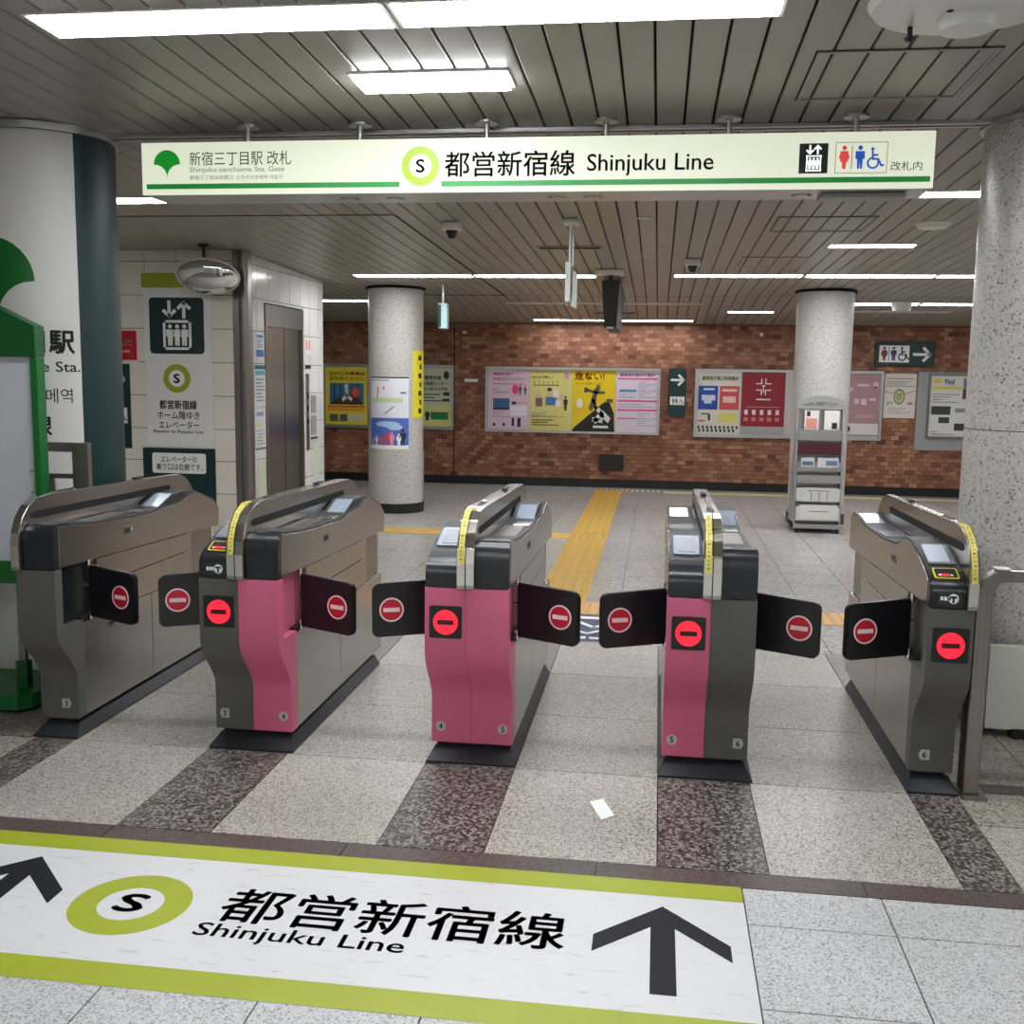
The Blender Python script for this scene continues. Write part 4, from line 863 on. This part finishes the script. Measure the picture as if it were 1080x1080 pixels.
def ribbon(name, pts, x0, x1, m_, parent, t=.0012):
    """thin strip following the front edge of the guide fin"""
    mb = MB(); vs = []
    for i, (y, z) in enumerate(pts):
        a, b = pts[max(0, i-1)], pts[min(len(pts)-1, i+1)]
        dy, dz = b[0]-a[0], b[1]-a[1]; l = math.hypot(dy, dz); ny, nz = -dz/l, dy/l
        vs += [(x0, y+ny*t, z+nz*t), (x1, y+ny*t, z+nz*t), (x1, y, z), (x0, y, z)]
    fs = []
    for i in range(len(pts)-1):
        k = 4*i; fs += [(k, k+1, k+5, k+4), (k+1, k+2, k+6, k+5), (k+3, k, k+4, k+7)]
    fs += [(0, 1, 2, 3), tuple(range(4*len(pts)-4, 4*len(pts)))]
    return mb.add(vs, fs).build(name, m_, parent)
def interp(pts, n):
    L = [0]
    for a, b in zip(pts, pts[1:]): L.append(L[-1]+math.hypot(b[0]-a[0], b[1]-a[1]))
    out = []
    for k in range(n+1):
        t = L[-1]*k/n
        for i in range(len(pts)-1):
            if t <= L[i+1]+1e-9:
                f = (t-L[i])/(L[i+1]-L[i]); out.append((pts[i][0]+(pts[i+1][0]-pts[i][0])*f, pts[i][1]+(pts[i+1][1]-pts[i][1])*f)); break
    return out
def no_entry(name, pl, u, v, r, parent):
    """red disc, pale rim and pale bar"""
    d = flat('sign_disc', [disc(u, v, r*.9)], pl, 'red_sign', parent, 0, .0015)
    flat('rim', ring(u, v, r*.88, r), pl, 'pale_pink', d, 0, .002, ); flat('bar', [rect(u-r*.66, v-r*.17, u+r*.66, v+r*.17)], pl, 'pale_pink', d, .0015, .0025)
def gate(xa, xb, label, left=None, right=None, fin=None):
    """left / right: dict(color, num, tagshape, reader, led) for each lane side, None if the side is missing"""
    xm = (fin[0]+fin[1])/2
    g = empty('ticket_gate', ((xa+xb)/2, 4.4, 0), label, 'ticket gate', 'automatic ticket gates')
    # base plate with sloped edges
    a, b = xa-.012, xb+.012
    if right: b = xb+.018
    mb = MB(); mb.add([(a, 3.733, 0), (b, 3.733, 0), (b, 5.0, 0), (a, 5.0, 0), (a, 3.733, .008), (b, 3.733, .008), (b, 5.0, .008), (a, 5.0, .008), (xa+.012, 3.80, .048), (xb-.008, 3.80, .048), (xb-.008, 5.0, .048), (xa+.012, 5.0, .048)],
                      [(0, 1, 2, 3), (0, 1, 5, 4), (1, 2, 6, 5), (2, 3, 7, 6), (3, 0, 4, 7), (4, 5, 9, 8), (5, 6, 10, 9), (6, 7, 11, 10), (7, 4, 8, 11), (8, 9, 10, 11)])
    mb.build('base', 'base_black', g); box('plinth', 'black_matt', g, xa+.02, xb-.02, 3.81, 5.0, .048, .067)
    # inner core
    MB().prism([(3.83, .067), (5.10, .067), (5.10, .69), (3.71, .69), (3.71, .46), (3.83, .46)], 'x', xa+.047, xb-.047).build('core', 'black_matt', g)
    for s, spec, xo in ((-1, left, xa), (1, right, xb)):
        if not spec: continue
        xi = xm if (left and right) else (fin[1] if s > 0 else fin[0])
        xs = lambda p, q: (min(p, q), max(p, q))
        colr = spec['color']
        steel = R_STEEL if s > 0 else L_STEEL; cap = CAP_R if s > 0 else CAP_L
        fi = fin[1] if s > 0 else fin[0]
        shell_in = xm if (left and right) else (fin[0] if s > 0 else fin[1])
        p0, p1 = xs(shell_in+s*.0006, xo); MB().prism(SHELL, 'x', p0, p1).build('front_panel', colr, g, smooth=True)
        p0, p1 = xs(fi, xo-s*.0015); MB().prism(cap, 'x', p0, p1).build('front_cap', 'black_cap', g, bevel=.004, smooth=True, seg=2)
        p0, p1 = xs(fi, xo-s*.005); MB().prism(deck(steel), 'x', p0, p1).build('deck', 'rubber', g)
        p0, p1 = xs(xo-s*.012, xo); MB().prism(steel, 'x', p0, p1).build('upper_side_panel', 'steel', g, bevel=.0012)
        q0, q1 = xs(xo-s*.047, xo)
        for y0, y1, z0, z1 in ((3.842, 4.41, .067, .447), (4.413, 5.10, .067, .447), (3.955, 4.828, .45, .573)):
            MB().box(q0, q1, y0, y1, z0, z1).build('side_panel', 'steel', g, bevel=.001)
        MB().prism([(3.955, .577), (4.828, .577), (4.828, .661), (3.955, .681)], 'x', q0, q1).build('side_panel', 'steel', g, bevel=.001)
        r0, r1 = xs(xo-s*.047, xo-s*.03)
        box('flap_recess', spec.get('recess', 'black_cap'), g, r0, r1, 3.702, 3.952, .457, .688)
        r0, r1 = xs(xo-s*.047, xo-s*.022); box('rear_recess', 'steel_dull', g, r0, r1, 4.83, 5.12, .447, .652)
        r0, r1 = xs(xo-s*.03, xo-s*.008); box('recess_ledge', 'black_matt', g, r0, r1, 3.845, 3.95, .449, .462)
        # lock plates
        for (ly, lz) in ((4.22, .762),)+(((4.06, .395),) if spec.get('lowlock') else ()):
            l0, l1 = xs(xo, xo+s*.0025); lk = box('lock_plate', 'steel_dull', g, l0, l1, ly-.035, ly+.035, lz-.016, lz+.016)
            l0, l1 = xs(xo+s*.0025, xo+s*.004); box('slot', 'black_matt', lk, l0, l1, ly-.027, ly+.006, lz-.007, lz+.007); l0, l1 = xs(xo+s*.0025, xo+s*.006); box('keyhole', 'chrome', lk, l0, l1, ly+.012, ly+.026, lz-.007, lz+.009)
        # hinge and flap
        hx, hy = xo-s*.004, 3.905
        MB().cyl(hx, hy, .447, .483, .012, 16).cyl(hx, hy, .657, .688, .012, 16).build('hinge', 'chrome', g, smooth=True)
        th = math.radians(21); d = Vector((s*math.cos(th), -math.sin(th), 0)); nrm = Vector((-s*math.sin(th), -math.cos(th), 0))
        o0 = Vector((hx+s*.006, hy, 0)); L = .255
        prof = [(0, .458), (L-.022, .45), (L-.006, .456), (L, .472), (L, .632), (L-.006, .648), (L-.022, .655), (0, .668)]
        vs = [tuple(o0+d*u+nrm*(.014)+Vector((0, 0, z))) for u, z in prof]+[tuple(o0+d*u-nrm*.014+Vector((0, 0, z))) for u, z in prof]
        n = len(prof)
        fl = MB().add(vs, [tuple(range(n)), tuple(range(2*n-1, n-1, -1))]+[(i, (i+1) % n, (i+1) % n+n, i+n) for i in range(n)]).build('flap', 'flap_black', g, bevel=.004, smooth=True, seg=2)
        fp = (lambda u, v, q=0, o0=o0, d=d, nrm=nrm, s=s: tuple(o0+d*(s*u)+nrm*(.014+q)+Vector((0, 0, v))))
        no_entry('no_entry', fp, s*.183, .556, .0465, fl)
        # front display
        FP = front(3.65)
        if spec.get('led'):
            u0 = xa+.018; lb = flat('display', [rrect(u0, .502, u0+.118, .62, .006)], FP, 'black_matt', g, 0, .004)
            flat('lit_disc', [disc(u0+.059, .561, .045, 40)], FP, 'led_red', lb, .004, .0055); flat('dark_bar', [rect(u0+.029, .552, u0+.089, .57)], FP, 'led_off', lb, .0055, .007)
        LP = front(3.78); cu = xo-s*.035 if (left and right) else (xo-s*.05)
        if spec['shape'] == 'disc': shp = [disc(cu, .128, .019, 20)]
        else:
            k_ = spec['shape']; shp = [[(cu-.018, .11), (cu+.012, .11), (cu+.02, .128), (cu+.012, .147), (cu-.018, .147)]] if k_ == 'right' else [[(cu+.018, .11), (cu+.018, .147), (cu-.012, .147), (cu-.02, .128), (cu-.012, .11)]]
        tg = flat('lane_tag', shp, LP, pcol((176, 178, 176)), g, 0, .0015); txt('number', spec['num'], (cu-.007, .117, cu+.007, .14), LP, 'ink', tg, .002, .02)
        # deck fittings
        if s < 0:
            p0, p1 = fi-.006, xo+.014
            lo, hi = min(p0, p1), max(p0, p1)
            sl = onplane((lo, 3.76, .817), (1, 0, 0), (0, .08, .027))
            W_ = hi-lo
            rp2 = flat('card_reader', [rrect(.004, .004, W_-.004, .15, .008)], sl, 'reader_grey' if spec.get('display') else 'screen_grey', g, 0, .004)
            flat('reader_pad', [rrect(.006, .014, W_*.8, .14, .006)] if spec.get('display') else [rrect(.02, .02, W_-.02, .13, .006)], sl, pcol((196, 202, 214), .2) if spec.get('pad') else 'reader_grey', rp2, .004, .006)
            if spec.get('display'):
                sl2 = onplane((lo, 3.672, .778), (1, 0, 0), (0, .088, .0375))
                dsp = flat('fare_display', [rrect(.008, .012, W_-.008, .075, .008)], sl2, 'yellow', g, 0, .003)
                flat('screen', [rrect(.013, .017, W_-.013, .07, .006)], sl2, 'black_matt', dsp, .003, .004); flat('readout', [rect(.03, .024, W_-.04, .036)], sl2, 'led_red', dsp, .004, .005); flat('readout', [rect(.022, .024, .03, .034), rect(W_-.036, .024, W_-.028, .034)], sl2, 'pale_pink', dsp, .004, .005)
                LP2 = front(3.649); lg = flat('logo_plate', [rrect(lo+.012, .70, lo+W_-.008, .745, .01)], LP2, 'rubber', g, 0, .003)
                flat('logo', [disc(lo+W_-.035, .722, .017, 24)], LP2, 'white_print', lg, .003, .004); flat('logo_mark', [rect(lo+W_-.046, .725, lo+W_-.024, .731), rect(lo+W_-.038, .708, lo+W_-.032, .728)], LP2, 'ink', lg, .004, .005); flat('caption', [rect(lo+.02+k*.012, .716, lo+.029+k*.012, .729) for k in range(3)], LP2, 'white_print', lg, .003, .004)
            box('ticket_slot', 'reader_grey', g, lo, hi, 4.45, 4.60, .80, .812); p = onplane((lo, 4.86, .808), (1, 0, 0), (0, .2, .018)); flat('far_display', [rect(0, 0, W_*.85, .2)], p, 'screen_grey', g, 0, .003)
        else:
            lo, hi = fi+.006, xo-.016
            box('ticket_slot', 'steel', g, lo+.03, hi, 4.36, 4.45, .808, .822, bevel=.003)
            wd = MB().prism([(4.50, .81), (4.68, .866), (4.86, .866), (4.95, .845), (4.95, .80), (4.5, .80)], 'x', lo, hi).build('hump', 'rubber', g, bevel=.003)
            p = onplane((lo, 4.51, .8135), (1, 0, 0), (0, .18, .056)); flat('sloped_display', [rect((hi-lo)*.2, .02, (hi-lo)*.98, .175)], p, 'screen_grey', g, 0, .003)
            box('deck_plate', 'steel_dull', g, lo+.01, hi-.01, 3.86, 4.28, .81, .829)
    # guide fin: steel bands with slot, sticker and sensors
    if left and right:
        MB().prism(FIN, 'x', fin[0], xm-.0008).build('guide_band', 'steel', g, bevel=.0015, smooth=True); MB().prism(FIN, 'x', xm+.0008, fin[1]).build('guide_band', 'steel', g, bevel=.0015, smooth=True)
    else: MB().prism(FIN, 'x', fin[0], fin[1]).build('guide_band', 'steel', g, bevel=.0015, smooth=True)
    slot = [(3.735, .90)]+[(3.712, .893), (3.712, .88), (3.735, .872), (4.87, .858), (4.88, .866), (4.88, .88), (4.87, .887)]
    for s, spec, x in ((-1, left, fin[0]), (1, right, fin[1])):
        if spec: MB().prism(slot, 'x', min(x, x+s*.0015), max(x, x+s*.0015)).build('slot', 'void', g)
    edge = interp(FIN[:7], 60)
    ribbon('chrome_edge', edge[2:], fin[0]+.0012, (xm-.002 if (left and right) else fin[1]-.0012), 'chrome', g)
    if left and right: ribbon('chrome_edge', edge[2:], xm+.002, fin[1]-.0012, 'chrome', g)
    if left:
        s0 = fin[0]+.006; s1 = (xm-.0055) if right else fin[1]-.007
        st = ribbon('sticker', edge[13:55], s0, s1, 'sticker_yellow', g, .0024)
        for k in range(19):
            seg = list(edge[15+k*2:17+k*2])
            if len(seg) == 2:
                seg[1] = ((seg[0][0]+seg[1][0])/2, (seg[0][1]+seg[1][1])/2)
                ribbon('sticker_mark', seg, s0+.0055+.002*(k % 2), s1-.0055-.003*((k+1) % 3 == 0), 'ink_grey' if k % 3 else 'ink', st, .0032)
    for y in (3.93, 4.55): box('sensor', 'black_matt', g, xm-.012, xm+.012, y, y+.09, .943, .958 if y < 4.2 else .952, bevel=.003)
    box('sensor', 'chrome', g, xm-.01, xm+.01, 4.03, 4.05, .943, .96, bevel=.003)
    return g
grey = dict(color='gate_grey'); 
gate(-2.395, -2.238, 'grey half gate at the far left with a single black flap', right=dict(color='gate_grey', num='3', shape='right', lowlock=True), fin=(-2.395, -2.362))
gate(-1.665, -1.358, 'ticket gate with grey left front and pink right front', left=dict(color='gate_grey', num='3', shape='left', led=True, display=True), right=dict(color='pink', num='4', shape='disc', recess='pink'), fin=(-1.545, -1.482))
gate(-.81, -.504, 'all pink fronted ticket gate in the middle', left=dict(color='pink', num='4', shape='disc', led=True), right=dict(color='pink', num='5', shape='disc', recess='pink'), fin=(-.69, -.627))
gate(.052, .36, 'ticket gate with pink left front and grey right front', left=dict(color='pink', num='5', shape='disc', led=True), right=dict(color='gate_grey', num='6', shape='right'), fin=(.172, .235))
gate(.925, 1.075, 'grey half gate at the far right with card reader display', left=dict(color='gate_grey', num='6', shape='left', led=True, display=True, pad=True), fin=(1.042, 1.075))

# ------------------------------------------------------------------ floor decal in front of the gates
fd = flat('floor_decal', [rect(-2.35, 2.18, .278, 2.925)], ground(.0003), 'decal_white', None, 0, .0007); tag(fd, 'big white floor sticker with lime borders and Shinjuku Line lettering', 'floor sticker')
FD = ground(.001)
flat('border', [rect(-2.35, 2.835, .278, 2.925), rect(-2.35, 2.18, .278, 2.275)], FD, 'lime', fd, 0, .0004)
flat('line_ring', ring(-1.383, 2.555, .088, .163), FD, 'lime', fd, 0, .0004)
for ax in (.055, -1.78):
    flat('arrow', [[(ax-.032, 2.353), (ax+.032, 2.353), (ax+.032, 2.662), (ax+.173, 2.519), (ax+.173, 2.597), (ax, 2.777), (ax-.18, 2.602), (ax-.18, 2.519), (ax-.032, 2.662)]], FD, 'ink', fd, 0, .0004)
txt('lettering', 'S', (-1.425, 2.51, -1.34, 2.61), FD, 'ink', fd, .0006, .03)
txt('lettering', '都営新宿線', (-1.135, 2.505, -.195, 2.69), FD, 'ink', fd, .0006, .012)
txt('lettering', 'Shinjuku Line', (-1.155, 2.41, -.595, 2.495), FD, 'ink', fd, .0006, .012)
o = MB().add([(-.19, 3.463, .0006), (-.143, 3.322, .0006), (-.101, 3.359, .0006), (-.146, 3.495, .0006), (-.19, 3.463, .0022), (-.143, 3.322, .0016), (-.101, 3.359, .004), (-.146, 3.495, .003)], [(0, 1, 2, 3), (4, 5, 6, 7), (0, 1, 5, 4), (1, 2, 6, 5), (2, 3, 7, 6), (3, 0, 4, 7)]).build('paper_scrap', 'white_print', None); tag(o, 'white paper slip lying on the tiles before the middle lanes', 'paper')

# ------------------------------------------------------------------ rails, board and panel at the edges
hr = empty('handrail', (1.125, 3.745, 0), 'flat steel handrail curving to the right beside the last gate', 'handrail')
pts = [(1.10, 0), (1.10, .70)]
arc0 = [(1.10+.085*(1-math.cos(a)), .70+.112*math.sin(a)) for a in [math.pi/2*k/10 for k in range(11)]]
arc1 = [(1.152+.035*(1-math.cos(a)), .70+.07*math.sin(a)) for a in [math.pi/2*k/10 for k in range(11)]]
MB().prism([(1.10, .012)]+arc0+[(1.9, .812), (1.9, .77)]+arc1[::-1]+[(1.152, .012)], 'y', 3.73, 3.775).build('rail', 'steel_dull', hr, bevel=.003)
box('foot_plate', 'steel_dull', hr, 1.092, 1.175, 3.70, 3.80, 0, .012); MB().prism(rect(1.098, 3.785, 1.14, 3.80), 'z', .0, .66).build('rear_post', pcol((70, 58, 52)), hr)
MB().prism(rect(1.85, 3.73, 1.9, 3.775), 'z', 0, .77).build('end_post', 'steel_dull', hr)
o = box('paper_tag', 'white_print', None, 1.155, 1.205, 3.725, 3.78, .813, .816); tag(o, 'small white tag lying on the bend of the right handrail', 'paper')
wp = empty('low_white_panel', (1.7, 4.43, .03), 'low off-white panel standing in front of the right granite column', 'panel')
box('panel', mat('panel_offwhite', (204, 206, 192), .4, noise=.02, scale=5), wp, 1.365, 2.3, 4.41, 4.44, .035, .385, bevel=.002)
for x in (1.5, 2.2): box('foot', 'black_matt', wp, x-.03, x+.03, 4.40, 4.45, 0, .04)
lr = empty('guard_rail', (-2.5, 4.24, 0), 'steel guard rail between the green board and the left column', 'handrail')
box('post', 'steel_dull', lr, -2.482, -2.41, 4.22, 4.25, 0, 1.09); box('top_bar', 'steel_dull', lr, -2.95, -2.41, 4.22, 4.25, 1.09, 1.13); box('mid_bar', 'steel_dull', lr, -2.95, -2.482, 4.225, 4.245, .975, .995); box('stanchion', 'steel_dull', lr, -2.60, -2.58, 4.225, 4.245, .3, .975)
bd = empty('notice_board', (-2.9, 4.1, 0), 'white notice board in a green gabled frame on green feet at the left edge', 'notice board')
BX0, BX1 = -3.28, -2.528
for x in (BX0, BX1-.032): box('post', 'green', bd, x, x+.032, 4.06, 4.12, .085, 1.488, bevel=.003)
xmid = (BX0+BX1)/2
MB().prism([(BX0, 1.49), (BX1, 1.49), (BX1, 1.615), (xmid+.1, 1.74), (xmid-.1, 1.74), (BX0, 1.615)], 'y', 4.055, 4.125).build('gable', 'green_dark', bd, bevel=.003)
box('bottom_bar', 'green', bd, BX0+.032, BX1-.032, 4.06, 4.12, .54, .635)
box('board', mat('board_white', (188, 190, 198), .35, noise=.02, scale=5), bd, BX0+.032, BX1-.032, 4.075, 4.105, .635, 1.49)
for z in (.93, 1.02): MB().prism(disc(BX1-.05, z, .006, 10), 'y', 4.068, 4.076).build('screw', 'grey_plastic', bd)
MB().prism([(BX0, 3.95), (-2.62, 3.95), (-2.575, 4.0), (-2.575, 4.33), (BX0, 4.33)], 'z', .02, .085).build('base_plate', 'green', bd, bevel=.005)
for x in (BX0+.06, -2.66): box('caster_block', 'black_matt', bd, x-.03, x+.03, 4.0, 4.3, 0, .02)
MB().prism(rect(-2.69, 4.07, -2.64, 4.11), 'z', .085, .2).build('socket', 'green_dark', bd)
box('stem', 'steel_dull', bd, -2.68, -2.65, 4.08, 4.10, .085, .54)
